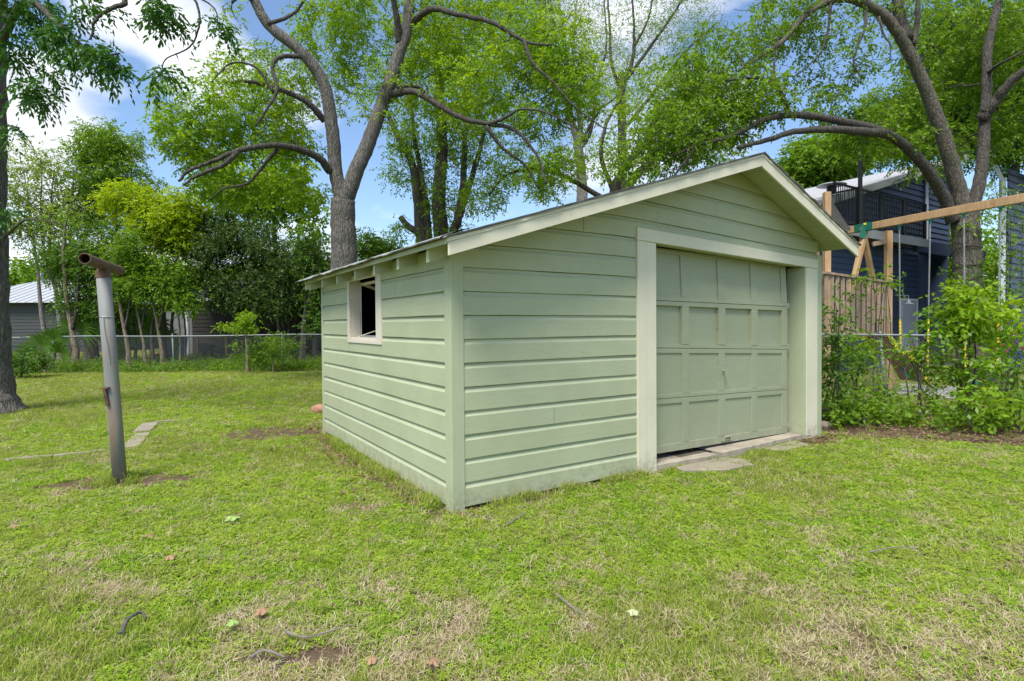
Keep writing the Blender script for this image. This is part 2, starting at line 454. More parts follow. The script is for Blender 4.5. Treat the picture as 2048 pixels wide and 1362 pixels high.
def ground():
    def axis(lo, hi, step, far, sgn=True):
        a = list(np.arange(lo, hi + 1e-6, step)); out = a
        s = step; p = hi
        while p < far: s *= 1.35; p += s; out.append(p)
        s = step; p = lo
        low = []
        while p > -far: s *= 1.35; p -= s; low.append(p)
        return np.array(low[::-1] + out)
    xs = axis(-9, 9, 0.12, 400); ys = axis(1.2, 13, 0.12, 400)
    X, Y = np.meshgrid(xs, ys)
    Z = relief(X, Y)
    V = np.stack([X, Y, Z], -1).reshape(-1, 3)
    nx, ny = len(xs), len(ys)
    idx = np.arange(nx * ny).reshape(ny, nx)
    F = np.stack([idx[:-1, :-1], idx[:-1, 1:], idx[1:, 1:], idx[1:, :-1]], -1).reshape(-1, 4)
    me = bpy.data.meshes.new('ground')
    n = len(F)
    me.vertices.add(len(V)); me.loops.add(n * 4); me.polygons.add(n)
    me.vertices.foreach_set('co', V.reshape(-1)); me.loops.foreach_set('vertex_index', F.reshape(-1).astype(np.int32))
    me.polygons.foreach_set('loop_start', np.arange(0, n * 4, 4, dtype=np.int32))
    me.polygons.foreach_set('loop_total', np.full(n, 4, dtype=np.int32))
    me.polygons.foreach_set('use_smooth', [True] * n)
    me.update(calc_edges=True)
    dry, bare = wear(V[:, 0], V[:, 1])
    for nm, a in (('dry', dry), ('bare', bare)):
        at_ = me.attributes.new(nm, 'FLOAT', 'POINT'); at_.data.foreach_set('value', a.astype(np.float32))
    m, nt, b, o = new_mat('lawn_earth'); t = NT(nt)
    ad = nt.nodes.new('ShaderNodeAttribute'); ad.attribute_name = 'dry'
    ab = nt.nodes.new('ShaderNodeAttribute'); ab.attribute_name = 'bare'
    geo = nt.nodes.new('ShaderNodeNewGeometry'); pos = geo.outputs['Position']
    fine = t.noise(pos, 38, 6, 0.75); mid = t.noise(pos, 5, 5, 0.65); big = t.noise(pos, 0.6, 4)
    green = t.mix(mid, (0.085, 0.11, 0.02), (0.18, 0.20, 0.045))
    green = t.mix(t.ramp(big, [(0.4, (0, 0, 0)), (0.65, (0.5, 0.5, 0.5))]), green, (0.19, 0.20, 0.06))
    green = t.mix(1.0, green, t.ramp(fine, [(0.3, (0.55, 0.55, 0.5)), (0.7, (1.3, 1.3, 1.3))]), 'MULTIPLY')
    straw = t.mix(fine, (0.15, 0.115, 0.06), (0.36, 0.295, 0.175))
    earth = t.mix(t.noise(pos, 22, 6, 0.7), (0.075, 0.05, 0.033), (0.20, 0.14, 0.095))
    c = t.mix(ad.outputs['Fac'], green, straw)
    c = t.mix(ab.outputs['Fac'], c, earth)
    t.link(c, b.inputs['Base Color']); b.inputs['Roughness'].default_value = 1.0
    b.inputs['Specular IOR Level'].default_value = 0.1
    t.bump(fine, 0.8, 0.03, b)
    o_ = link_mesh('ground', me, m)
    return tag(o_, kind='structure')
ground()

# ------------------------------------------------------------------ lawn plants (uncountable)
def blade_mat(name, stops, trans=0.35, patch=None):
    m, nt, b, o = new_mat(name); t = NT(nt)
    oi = nt.nodes.new('ShaderNodeObjectInfo')
    geo = nt.nodes.new('ShaderNodeNewGeometry')
    r = t.mix(0.5, oi.outputs['Random'], geo.outputs['Random Per Island'])
    c = t.ramp(r, stops)
    if patch:
        c = t.mix(t.ramp(t.noise(geo.outputs['Position'], 1.7, 4, 0.6), [(0.42, (0, 0, 0)), (0.6, (0.75, 0.75, 0.75))]), c, patch)
    nt.nodes.remove(b)
    d = nt.nodes.new('ShaderNodeBsdfDiffuse'); tr = nt.nodes.new('ShaderNodeBsdfTranslucent')
    ms = nt.nodes.new('ShaderNodeMixShader'); ms.inputs[0].default_value = trans
    t.link(c, d.inputs['Color']); t.link(c, tr.inputs['Color'])
    t.link(d.outputs[0], ms.inputs[1]); t.link(tr.outputs[0], ms.inputs[2]); t.link(ms.outputs[0], o.inputs['Surface'])
    return m
mat_grass = blade_mat('grass_blade', [(0.15, (0.14, 0.25, 0.022)), (0.5, (0.27, 0.385, 0.04)), (0.85, (0.47, 0.50, 0.12))], 0.42, (0.32, 0.38, 0.08))
mat_clover = blade_mat('clover_leaf', [(0.15, (0.145, 0.28, 0.022)), (0.5, (0.26, 0.425, 0.035)), (0.85, (0.41, 0.53, 0.055))], 0.42, (0.36, 0.46, 0.055))
mat_straw = blade_mat('dry_straw', [(0.15, (0.26, 0.19, 0.10)), (0.5, (0.44, 0.35, 0.21)), (0.85, (0.62, 0.53, 0.36))], 0.15)
mat_litter = blade_mat('dead_leaf', [(0.15, (0.10, 0.065, 0.042)), (0.5, (0.19, 0.125, 0.08)), (0.85, (0.36, 0.25, 0.16))], 0.1)

def proto_blades(n, spread, h0, h1, w, lean, flat=False):
    vs = []; fs = []
    for i in range(n):
        a = random.uniform(0, 2 * math.pi); r = spread * math.sqrt(random.random())
        x, y = r * math.cos(a), r * math.sin(a)
        d = random.uniform(0, 2 * math.pi); h = random.uniform(h0, h1); L = random.uniform(*lean) * h
        dx, dy = math.cos(d), math.sin(d)
        px_, py_ = -dy * w / 2 * random.uniform(0.7, 1.3), dx * w / 2
        b = len(vs)
        if flat:
            z0 = random.uniform(0.002, 0.02); z1 = z0 + random.uniform(-0.004, 0.02)
            k = random.uniform(-0.3, 0.3)
            pts = [(0, 0, z0), (h * .5, 0, z0 + 0.008), (h, k * h, max(z1, 0.002))]
            c, s = dx, dy
            P = [(x + q[0] * c - q[1] * s, y + q[0] * s + q[1] * c, q[2]) for q in pts]
        else:
            P = [(x, y, -0.004), (x + dx * L * .35, y + dy * L * .35, h * .62), (x + dx * L, y + dy * L, h * random.uniform(0.8, 1.0))]
        vs += [(P[0][0] - px_, P[0][1] - py_, P[0][2]), (P[0][0] + px_, P[0][1] + py_, P[0][2]),
               (P[1][0] + px_ * .8, P[1][1] + py_ * .8, P[1][2]), (P[1][0] - px_ * .8, P[1][1] - py_ * .8, P[1][2]), P[2]]
        fs += [(b, b + 1, b + 2, b + 3), (b + 3, b + 2, b + 4)]
    return vs, fs
def proto_clover(n, spread, r0, r1, h):
    vs = []; fs = []
    for i in range(n):
        a = random.uniform(0, 2 * math.pi); rr = spread * math.sqrt(random.random())
        x, y, z = rr * math.cos(a), rr * math.sin(a), random.uniform(0.25, 1) * h
        rot = random.uniform(0, 2 * math.pi)
        tl = random.uniform(-0.5, 0.5); tl2 = random.uniform(-0.5, 0.5)
        for k in range(3):
            d = rot + k * 2.094; R_ = random.uniform(r0, r1)
            b = len(vs)
            for (q, w) in ((0.05, 0), (0.7, -0.42), (1.05, -0.2), (1.05, 0.2), (0.7, 0.42)):
                lx = q * R_ ; ly = w * R_
                X_ = lx * math.cos(d) - ly * math.sin(d); Y_ = lx * math.sin(d) + ly * math.cos(d)
                vs.append((x + X_, y + Y_, z + X_ * tl + Y_ * tl2 + 0.15 * abs(ly)))
            fs.append((b, b + 1, b + 2, b + 3, b + 4))
    return vs, fs
def proto_rosette():
    vs = []; fs = []
    for i in range(11):
        a = i * 2.4 + random.uniform(-.3, .3); L = random.uniform(.03, .065); w = L * random.uniform(.22, .36); c, s = math.cos(a), math.sin(a); h = random.uniform(.006, .028)
        pr = [(0.0, .1, 0), (.35, .8, .8), (.7, 1.0, 1.0), (1.0, 0.0, .45)]
        b = len(vs)
        for (q, ww, hh) in pr:
            for sg in (-1, 1): vs.append((q * L * c - sg * ww * w / 2 * s, q * L * s + sg * ww * w / 2 * c, hh * h + .003 * abs(ww)))
        for k in range(3): fs.append((b + 2 * k, b + 2 * k + 1, b + 2 * k + 3, b + 2 * k + 2))
    return vs, fs
def proto_litter(n, spread, s0, s1):
    vs = []; fs = []
    for i in range(n):
        a = random.uniform(0, 2 * math.pi); rr = spread * math.sqrt(random.random())
        x, y = rr * math.cos(a), rr * math.sin(a); z = random.uniform(0.006, 0.03)
        L = random.uniform(s0, s1); W = L * random.uniform(0.3, 0.5); rot = random.uniform(0, 6.28)
        cu = random.uniform(0.02, 0.22) * L; tl = random.uniform(-.25, .25)
        b = len(vs)
        for (q, w, zz) in ((-.5, 0, 0), (-.15, -.5, cu), (.25, -.4, cu * .8), (.5, 0, .1 * L), (.25, .4, cu * .9), (-.15, .5, cu)):
            X_, Y_ = q * L, w * W
            vs.append((x + X_ * math.cos(rot) - Y_ * math.sin(rot), y + X_ * math.sin(rot) + Y_ * math.cos(rot), z + zz + tl * X_ + 0.2 * L * abs(tl)))
        fs += [(b, b + 1, b + 2, b + 3), (b, b + 3, b + 4, b + 5)]
    return vs, fs

def proto_coll(name, items):
    c = bpy.data.collections.new(name)
    for i, (vf, m) in enumerate(items):
        me = bpy.data.meshes.new('%s_%02d' % (name, i)); me.from_pydata(vf[0], [], vf[1]); me.materials.append(m); me.update()
        o = bpy.data.objects.new('%s_%02d' % (name, i), me); c.objects.link(o)
    return c
def scatter(name, label, P, idx, scl, coll, tilt=0.15, cat='grass'):
    n = len(P)
    me = bpy.data.meshes.new(name); me.vertices.add(n); me.vertices.foreach_set('co', P.reshape(-1).astype(np.float32)); me.update()
    a = me.attributes.new('idx', 'INT', 'POINT'); a.data.foreach_set('value', idx.astype(np.int32))
    a = me.attributes.new('scl', 'FLOAT', 'POINT'); a.data.foreach_set('value', scl.astype(np.float32))
    rot = np.stack([rng.normal(0, tilt, n), rng.normal(0, tilt, n), rng.random(n) * 6.283], -1)
    a = me.attributes.new('rot', 'FLOAT_VECTOR', 'POINT'); a.data.foreach_set('vector', rot.reshape(-1).astype(np.float32))
    o = link_mesh(name, me, None)
    ng = bpy.data.node_groups.new(name, 'GeometryNodeTree')
    ng.interface.new_socket('Geometry', in_out='INPUT', socket_type='NodeSocketGeometry')
    ng.interface.new_socket('Geometry', in_out='OUTPUT', socket_type='NodeSocketGeometry')
    N = ng.nodes; L = ng.links
    gi = N.new('NodeGroupInput'); go = N.new('NodeGroupOutput')
    iop = N.new('GeometryNodeInstanceOnPoints'); ci = N.new('GeometryNodeCollectionInfo')
    ci.inputs['Collection'].default_value = coll
    ci.inputs['Separate Children'].default_value = True; ci.inputs['Reset Children'].default_value = True
    def attr(nm, typ):
        q = N.new('GeometryNodeInputNamedAttribute'); q.data_type = typ; q.inputs['Name'].default_value = nm; return q.outputs['Attribute']
    m2p = N.new('GeometryNodeMeshToPoints')
    L.new(gi.outputs[0], m2p.inputs['Mesh']); L.new(m2p.outputs[0], iop.inputs['Points'])
    L.new(ci.outputs[0], iop.inputs['Instance']); iop.inputs['Pick Instance'].default_value = True
    L.new(attr('idx', 'INT'), iop.inputs['Instance Index'])
    L.new(attr('rot', 'FLOAT_VECTOR'), iop.inputs['Rotation'])
    L.new(attr('scl', 'FLOAT'), iop.inputs['Scale'])
    L.new(iop.outputs[0], go.inputs[0])
    md = o.modifiers.new('scatter', 'NODES'); md.node_group = ng
    return tag(o, label, cat, kind='stuff')

def inside_garage(x, y, pad=0.0):
    t, s = tz((x, y))
    return (t > -0.0 + pad) & (t < 5.05 - pad) & (s > 0.0 + pad) & (s < 3.75 - pad)
def frustum_points(n_per, bands, xl=1.3, xr=1.3):
    out = []
    for (y0, y1, dens) in bands:
        w = (xl + xr) * (y1 + y0) / 2 ; area = w * (y1 - y0)
        n = int(area * dens)
        y = rng.uniform(y0, y1, n * 2); x = rng.uniform(-xl * y1, xr * y1, n * 2)
        k = (x > -xl * y) & (x < xr * y); x, y = x[k][:n], y[k][:n]
        out.append(np.stack([x, y], -1))
    P = np.concatenate(out)
    return P[~inside_garage(P[:, 0], P[:, 1])]

gp = proto_coll('grass_clumps', [
    (proto_blades(16, .05, .018, .050, .0034, (.3, 1.1)), mat_grass), (proto_blades(14, .06, .015, .040, .0036, (.4, 1.3)), mat_grass),
    (proto_blades(22, .045, .03, .075, .0038, (.3, .9)), mat_grass), (proto_blades(12, .07, .012, .03, .004, (.5, 1.6)), mat_grass),
    (proto_clover(16, .06, .007, .012, .022), mat_clover), (proto_clover(20, .07, .006, .010, .018), mat_clover),
    (proto_clover(12, .05, .008, .014, .028), mat_clover),
    (proto_blades(18, .07, .02, .06, .0026, (0, 0), True), mat_straw), (proto_blades(22, .08, .015, .045, .0028, (0, 0), True), mat_straw),
    (proto_blades(9, .06, .03, .06, .003, (.8, 1.8)), mat_straw), (proto_rosette(), mat_grass), (proto_rosette(), mat_clover)])
def lawn(name, label, bands):
    P = frustum_points(0, bands)
    x, y = P[:, 0], P[:, 1]
    dry, bare = wear(x, y)
    keep = rng.random(len(x)) > bare * 0.93
    keep &= rng.random(len(x)) > dry * 0.25
    x, y, dry = x[keep], y[keep], dry[keep]
    n = len(x)
    cl = fbm(x, y, 0.9, 51.0) + np.clip(1 - np.abs(y - 4.2) / 2.2, 0, 1) * 0.10 - np.clip(y - 7, 0, 4) * 0.02
    r = rng.random(n)
    idx = rng.integers(0, 4, n)
    tall = fbm(x, y, 2.2, 77.0)
    idx = np.where((idx == 2) & (tall < 0.52), 0, idx)
    isclo = (rng.random(n) < np.clip((cl - 0.44) / 0.12, 0.06, 0.85))
    idx = np.where(isclo, rng.integers(4, 7, n), idx)
    st = r < dry * 0.74 + 0.14
    idx = np.where(st, rng.integers(7, 10, n), idx)
    idx = np.where(rng.random(n) < .018 * (fbm(x, y, 1.3, 91.0) > .5), rng.integers(10, 12, n), idx)
    scl = rng.uniform(0.7, 1.25, n) * np.clip(0.9 + (y - 5) * 0.05, 0.85, 1.6)
    Q = np.stack([x, y, relief(x, y)], -1)
    # taller uncut grass where the mower cannot reach: along the walls, round the pole
    F = []
    for k in range(700):
        s_ = rng.uniform(0.15, 3.8); F.append(G(-0.05 - abs(rng.normal(0, .045)), s_, 0)[:2] if fbm(s_, 3.0, 1.6, 2.0) > .46 else None)
    for k in range(260):
        t_ = rng.uniform(0.1, 2.0); F.append(G(t_, -0.05 - abs(rng.normal(0, .04)), 0)[:2] if fbm(t_, 9.0, 1.8, 2.0) > .45 else None)
    for k in range(120):
        an = rng.uniform(0, 6.28); rr_ = .09 + abs(rng.normal(0, .08)); F.append((-3.565 + rr_ * math.cos(an), 5.03 + rr_ * math.sin(an)) if rng.random() < .5 else None)
    for k in range(500):
        F.append((rng.uniform(3.9, 7.0), rng.uniform(7.6, 8.6)))
    F = np.array([f for f in F if f is not None])
    FQ = np.stack([F[:, 0], F[:, 1], relief(F[:, 0], F[:, 1])], -1)
    fi = rng.choice([2, 2, 0, 5, 9], len(F))
    Q = np.concatenate([Q, FQ]); idx = np.concatenate([idx, fi]); scl = np.concatenate([scl, rng.uniform(.7, 1.6, len(F)) * np.where(fi == 5, .6, 1)])
    return scatter(name, label, Q, idx, scl, gp)
lawn('lawn_grass', 'patchy green and straw coloured grass and clover of the lawn',
     [(0.9, 1.7, 1500), (1.7, 3.0, 2300), (3.0, 4.5, 1900), (4.5, 6.5, 1200), (6.5, 9.5, 700), (9.5, 17.0, 240)])

# dead leaves
lp = proto_coll('litter_clumps', [(proto_litter(3, .08, .03, .06), mat_litter), (proto_litter(5, .12, .03, .07), mat_litter), (proto_litter(1, .01, .04, .08), mat_litter)])
def litter():
    P = frustum_points(0, [(1.0, 9.5, 330)])
    x, y = P[:, 0], P[:, 1]; _, bare = wear(x, y)
    strip = ell(x, y, 6.0, 6.95, 3.0, 0.95, -0.18)
    wall = np.clip(1 - np.abs(tz((x, y))[0] + 0.3) / 0.5, 0, 1) * (tz((x, y))[1] < 4.2) * (tz((x, y))[1] > 0.3)
    jamb = ell(x, y, 3.65, 6.5, 0.55, 0.3, 0.5)
    k = rng.random(len(x)) < bare * 0.03 + strip * 0.7 + wall * 0.28 + jamb * 0.8 + 0.0035
    P = P[k]; n = len(P)
    Q = np.stack([P[:, 0], P[:, 1], relief(P[:, 0], P[:, 1]) + 0.004], -1)
    scatter('leaf_litter', 'brown dead leaves lying on the lawn and under the shrubs', Q, rng.integers(0, 3, n), rng.uniform(.6, 1.2, n) * np.clip(P[:, 1] / 5, .55, 1), lp, 0.2, 'dead leaves')
litter()

# ------------------------------------------------------------------ garage
EX = 0.182
garage = empty('garage', C0, 'pale green clapboard garage with cream trim and a panelled overhead door', 'garage')

def siding_mesh(name, a0, a1, rows, place, cuts, mat, parent, ncol=None, openings=()):
    """boards in (a, out, z); cuts = list of (point, normal) planes in that space, geometry on the normal side is removed"""
    prof = [(0.0, -0.010), (0.0, 0.0180), (0.004, 0.0200), (0.140, 0.0200), (0.150, 0.0125), (0.165, 0.0055), (0.1780, 0.0045), (0.1785, -0.010), (0.182, -0.010)]
    bm = bmesh.new()
    ncol = ncol or max(2, int((a1 - a0) / 0.22))
    for r_ in range(rows[0], rows[1]):
        z0 = 0.02 + r_ * EX
        skew = random.uniform(-0.0005, 0.0005); push = random.uniform(-0.001, 0.002)
        grid = []
        for i in range(ncol + 1):
            a = a0 + (a1 - a0) * i / ncol
            wob = 0.0008 * math.sin(a * 3.1 + r_ * 2.3) + 0.0006 * math.sin(a * 9.7 + r_ * 5.1)
            grid.append([bm.verts.new((a, d + push + wob * 0.4, z0 + h + wob + skew * (a - a0))) for (h, d) in prof])
        for i in range(ncol):
            for k in range(len(prof) - 1):
                bm.faces.new((grid[i][k], grid[i + 1][k], grid[i + 1][k + 1], grid[i][k + 1]))
    for (co, no) in cuts:
        bmesh.ops.bisect_plane(bm, geom=bm.verts[:] + bm.edges[:] + bm.faces[:], plane_co=co, plane_no=no, clear_outer=True)
    for v in bm.verts: v.co = place(v.co.x, v.co.y, v.co.z)
    bmesh.ops.recalc_face_normals(bm, faces=bm.faces[:])
    me = bpy.data.meshes.new(name); bm.to_mesh(me); bm.free()
    return link_mesh(name, me, mat, parent)

# roof line of the front, measured: left eave, ridge, right eave (top of roof, before sag)
TL, ZL, TR_, ZR_, TE, ZE = -0.2, 2.005, 3.33, 3.125, 5.245, 2.335
SLL = (ZR_ - ZL) / (TR_ - TL); SLR = (ZR_ - ZE) / (TE - TR_)
def roof_z(t): return ZL + (t - TL) * SLL if t < TR_ else ZR_ - (t - TR_) * SLR
SF, SB = -0.345, 3.88           # roof front and back edges along s

def unwarp(t, z): return z + 0.041 * max(0.0, t - 1.8) * min(max(z / 2.3, 0), 1.1)
front_place = lambda a, d, z: GW(a, -d, z)
nl = Vector((-SLL, 0, 1)).normalized(); nr_ = Vector((SLR - 0.045, 0, 1)).normalized()
cutL = (Vector((TL, 0, ZL - 0.045)), nl)
zr2 = unwarp(TR_, ZR_) ; ze2 = unwarp(TE, ZE)
sR = (zr2 - ze2) / (TE - TR_)
cutR = (Vector((TR_, 0, zr2 - 0.045)), Vector((sR, 0, 1)).normalized())
cutL2 = (Vector((TL, 0, ZL - 0.045)), Vector((-(zr2 - ZL) / (TR_ - TL), 0, 1)).normalized())
siding_mesh('front_siding', 0.055, 1.895, (0, 16), front_place, [cutL], M['siding'], garage)
siding_mesh('front_siding', 1.895, 5.0, (12, 18), front_place, [cutL2, cutR, (Vector((0, 0, 2.297)), Vector((0, 0, -1)))], M['siding'], garage)
side_place = lambda a, d, z: G(-d, a, z)
topside = (Vector((0, 0, 2.0)), Vector((0, 0, 1)))
siding_mesh('side_siding', 0.055, 3.715, (0, 6), side_place, [], M['siding'], garage)
siding_mesh('side_siding', 0.055, 1.478, (6, 12), side_place, [topside], M['siding'], garage)
siding_mesh('side_siding', 1.478, 2.590, (6, 7), side_place, [(Vector((0, 0, 1.246)), Vector((0, 0, 1)))], M['siding'], garage)
siding_mesh('side_siding', 2.590, 3.715, (6, 12), side_place, [topside], M['siding'], garage)
# back and right walls
right_place = lambda a, d, z: G(5.05 + d, a, z)
siding_mesh('right_siding', 0.05, 3.72, (0, 13), right_place, [(Vector((0, 0, 2.30)), Vector((0, 0, 1)))], M['siding'], garage)
back_place = lambda a, d, z: G(a, 3.75 + d, warp(a, z))
siding_mesh('back_siding', 0.0, 5.05, (0, 18), back_place, [cutL2, cutR], M['siding'], garage)

# inner structure behind the boards keeps the inside dark
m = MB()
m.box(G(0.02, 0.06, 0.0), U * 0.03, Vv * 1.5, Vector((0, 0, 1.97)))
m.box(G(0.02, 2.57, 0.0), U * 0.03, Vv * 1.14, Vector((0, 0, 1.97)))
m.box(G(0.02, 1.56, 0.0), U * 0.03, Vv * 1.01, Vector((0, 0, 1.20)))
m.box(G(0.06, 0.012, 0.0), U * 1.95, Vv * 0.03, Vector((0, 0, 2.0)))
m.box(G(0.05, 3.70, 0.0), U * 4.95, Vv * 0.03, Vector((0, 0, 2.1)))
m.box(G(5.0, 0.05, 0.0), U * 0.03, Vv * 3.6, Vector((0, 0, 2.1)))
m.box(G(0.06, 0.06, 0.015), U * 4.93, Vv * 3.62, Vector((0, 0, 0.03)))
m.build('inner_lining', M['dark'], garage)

# butt joints between boards, painted over
for (f_, a_, r_, w_) in ((GW, 1.26, 12, 0), (GW, 0.93, 3, 0), (GW, 3.05, 14, 0), (G, 2.05, 2, 1), (G, 1.1, 9, 1)):
    z_ = 0.02 + r_ * EX; mj = MB()
    if w_ == 0: mj.hexa([f_(a_, -.0222, z_ + .003), f_(a_ + .003, -.0222, z_ + .003), f_(a_ + .003, -.003, z_ + .003), f_(a_, -.003, z_ + .003), f_(a_, -.0222, z_ + .14), f_(a_ + .003, -.0222, z_ + .14), f_(a_ + .003, -.003, z_ + .14), f_(a_, -.003, z_ + .14)])
    else: mj.hexa([f_(-.0222, a_, z_ + .003), f_(-.0222, a_ + .003, z_ + .003), f_(-.003, a_ + .003, z_ + .003), f_(-.003, a_, z_ + .003), f_(-.0222, a_, z_ + .14), f_(-.0222, a_ + .003, z_ + .14), f_(-.003, a_ + .003, z_ + .14), f_(-.003, a_, z_ + .14)])
    mj.build('board_joint', simple('joint_shadow_paint', (0.16, 0.18, 0.12), .8), garage)
# corner boards
m = MB()
def gbox(m, t0, t1, s0, s1, z0, z1, w=True):
    f = GW if w else G
    m.hexa([f(t0, s0, z0), f(t1, s0, z0), f(t1, s1, z0), f(t0, s1, z0), f(t0, s0, z1), f(t1, s0, z1), f(t1, s1, z1), f(t0, s1, z1)])
gbox(m, -0.024, 0.082, -0.026, -0.002, -0.03, roof_z(0.03) - 0.10)
gbox(m, -0.026, -0.002, -0.0015, 0.085, -0.02, 1.965)
m.build('corner_board', M['siding_trim'], garage, bevel=0.003)
m = MB(); gbox(m, -0.026, -0.001, 3.69, 3.775, -0.02, 1.965)
m.build('corner_board', M['siding_trim'], garage, bevel=0.003)
m = MB(); gbox(m, 4.972, 5.075, -0.028, -0.002, -0.03, 2.37)
gbox(m, 5.052, 5.076, -0.0015, 0.08, -0.03, 2.30)
m.build('corner_board', M['siding_trim'], garage, bevel=0.003)

# door opening trim: header, casings, jambs
dt = 0.030
m = MB()
gbox(m, 1.893, 4.968, -0.040, -0.001, 2.182, 2.300)
m.build('door_header', M['cream_long'], garage, bevel=0.003)
m = MB()
gbox(m, 1.896, 2.012, -0.036, -0.001, -0.03, 2.180)
gbox(m, 2.014, 2.150, -0.030, -0.001, -0.03, 2.180)
m.build('door_casing', M['cream'], garage, bevel=0.003)
m = MB()
gbox(m, 4.722, 4.968, -0.034, -0.001, -0.03, 2.180)
m.build('door_casing', M['cream'], garage, bevel=0.003)
m = MB()
gbox(m, 4.694, 4.7205, -0.030, 0.20, -0.03, 2.180)
gbox(m, 2.10, 2.128, 0.001, 0.10, -0.03, 2.180)
gbox(m, 2.129, 4.693, 0.001, 0.098, 2.186, 2.21)
m.build('door_jamb', M['siding_trim'], garage, bevel=0.002)

# overhead door: four sections of four panels
ZL_ = [0.105, 0.654, 1.166, 1.634, 2.165]; ZRr = [0.062, 0.593, 1.077, 1.597, 2.115]
DT0, DT1 = 2.118, 4.571
door = None
def dz(i, t):
    k = (t - 2.15) / (4.571 - 2.15)
    return ZL_[i] * (1 - k) + ZRr[i] * k
def dplace(i, t, f, out):
    """point on section i at height fraction f"""
    z = dz(i, t) * (1 - f) + dz(i + 1, t) * f
    s = 0.125 - out
    if i == 3: s += 0.02 * f; 
    if i == 3: t = t - 0.008 * f
    return G(t, s, z)
def dbar(m, i, t0, t1, f0, f1, o0, o1):
    P = [(t0, f0), (t1, f0), (t1, f1), (t0, f1)]
    m.hexa([dplace(i, *P[0], o1), dplace(i, *P[1], o1), dplace(i, *P[1], o0), dplace(i, *P[0], o0),
            dplace(i, *P[3], o1), dplace(i, *P[2], o1), dplace(i, *P[2], o0), dplace(i, *P[3], o0)])
door = bpy.data.objects.new('garage_door', None)
# the door's own board mesh carries the name; sections are its children
def door_sections():
    stiles = [(DT0, 2.20), (2.685, 2.79), (3.275, 3.382), (3.863, 3.972), (4.462, DT1)]
    objs = []
    for i in range(4):
        m = MB()
        g = 0.004
        rb = 0.15 if i == 0 else 0.085
        rt = 0.10
        dbar(m, i, DT0, DT1, g, rb, -0.03, 0.008)
        dbar(m, i, DT0, DT1, 1 - rt, 1 - g * 1.5, -0.03, 0.008)
        for (a, b_) in stiles: dbar(m, i, a, b_, rb + 0.0005, 1 - rt - 0.0005, -0.03, 0.0095 if i != 2 else 0.012)
        dp = -0.004 if i != 2 else -0.026
        for k in range(4): dbar(m, i, stiles[k][1] - 0.002, stiles[k + 1][0] + 0.002, rb - 0.002, 1 - rt + 0.002, -0.034, dp)
        objs.append((m, i))
    return objs
secs = door_sections()
bpy.data.objects.remove(door)
door = secs[0][0].build('garage_door', M['door'], garage, bevel=0.002)
for mm_, i in secs[1:]: mm_.build('door_section', M['door'], door, bevel=0.002)
# T-handle, bottom latch, side hinges
m = MB()
hp = dplace(1, 3.34, 0.52, 0.02)
m.tube([hp + Vv * 0.012, hp - Vv * 0.03], 0.009, 8)
m.tube([hp - Vv * 0.03 + Vector((0, 0, 0.012)), hp - Vv * 0.033 - Vector((0, 0, 0.075))], [0.011, 0.007], 8)
m.box(hp - U * 0.018 + Vector((0, 0, -0.03)) + Vv * 0.006, U * 0.036, Vv * 0.004, Vector((0, 0, 0.06)))
m.build('door_handle', M['door'], door, bevel=0.001)
m = MB()
bp = dplace(0, 3.31, 0.05, 0.010)
m.box(bp, U * 0.17, -Vv * 0.012, Vector((0, 0, 0.030))); m.tube([bp + U * .02 - Vv * .02 + Vector((0, 0, .045)), bp + U * .15 - Vv * .02 + Vector((0, 0, .04))], 0.008, 8)
m.box(bp + U * .02 - Vv * .012, U * .016, -Vv * .014, Vector((0, 0, .05)))
m.box(bp + U * .134 - Vv * .012, U * .016, -Vv * .014, Vector((0, 0, .05)))
m.build('lift_handle', M['door'], door, bevel=0.001)
for (i, f) in ((2, 0.97), (2, 0.02), (0, 0.12)):
    m = MB(); q = dplace(i, 4.571, f, -0.01); m.box(q, U * 0.055, Vv * 0.006, Vector((0, 0, 0.055)))
    m.tube([q + U * .05 + Vector((0, 0, .0)), q + U * .05 + Vector((0, 0, .055))], .01, 8)
    m.build('door_hinge', M['galv'], door)
m = MB()
m.tube([dplace(0, 4.60, 0, -0.05), dplace(2, 4.60, 1, -0.05)], 0.012, 6); m.build('door_track', M['dark'], door)

# roof: deck, felt, fascia, tails
def slab(m, t0, t1, s0, s1, dz0, dz1, nseg=1, wob=0.0):
    for k in range(nseg):
        a = s0 + (s1 - s0) * k / nseg; b = s0 + (s1 - s0) * (k + 1) / nseg
        m.hexa([G(t0, a, roof_z(t0 + 1e-6) + dz0), G(t1, a, roof_z(t1 - 1e-6) + dz0), G(t1, b, roof_z(t1 - 1e-6) + dz0), G(t0, b, roof_z(t0 + 1e-6) + dz0),
                G(t0, a, roof_z(t0 + 1e-6) + dz1), G(t1, a, roof_z(t1 - 1e-6) + dz1), G(t1, b, roof_z(t1 - 1e-6) + dz1), G(t0, b, roof_z(t0 + 1e-6) + dz1)])
m = MB()
def planks(m, t0, t1):
    n = max(1, int(abs(t1 - t0) / 0.185))
    for k in range(n):
        a = t0 + (t1 - t0) * k / n; b = t0 + (t1 - t0) * (k + 1) / n
        slab(m, a + 0.0025, b - 0.0025, SF + 0.001, SB, -0.040, -0.014)
planks(m, TL + 0.005, TR_); planks(m, TR_, TE - 0.005)
m.build('roof_deck', M['siding_trim'], garage)
m = MB()
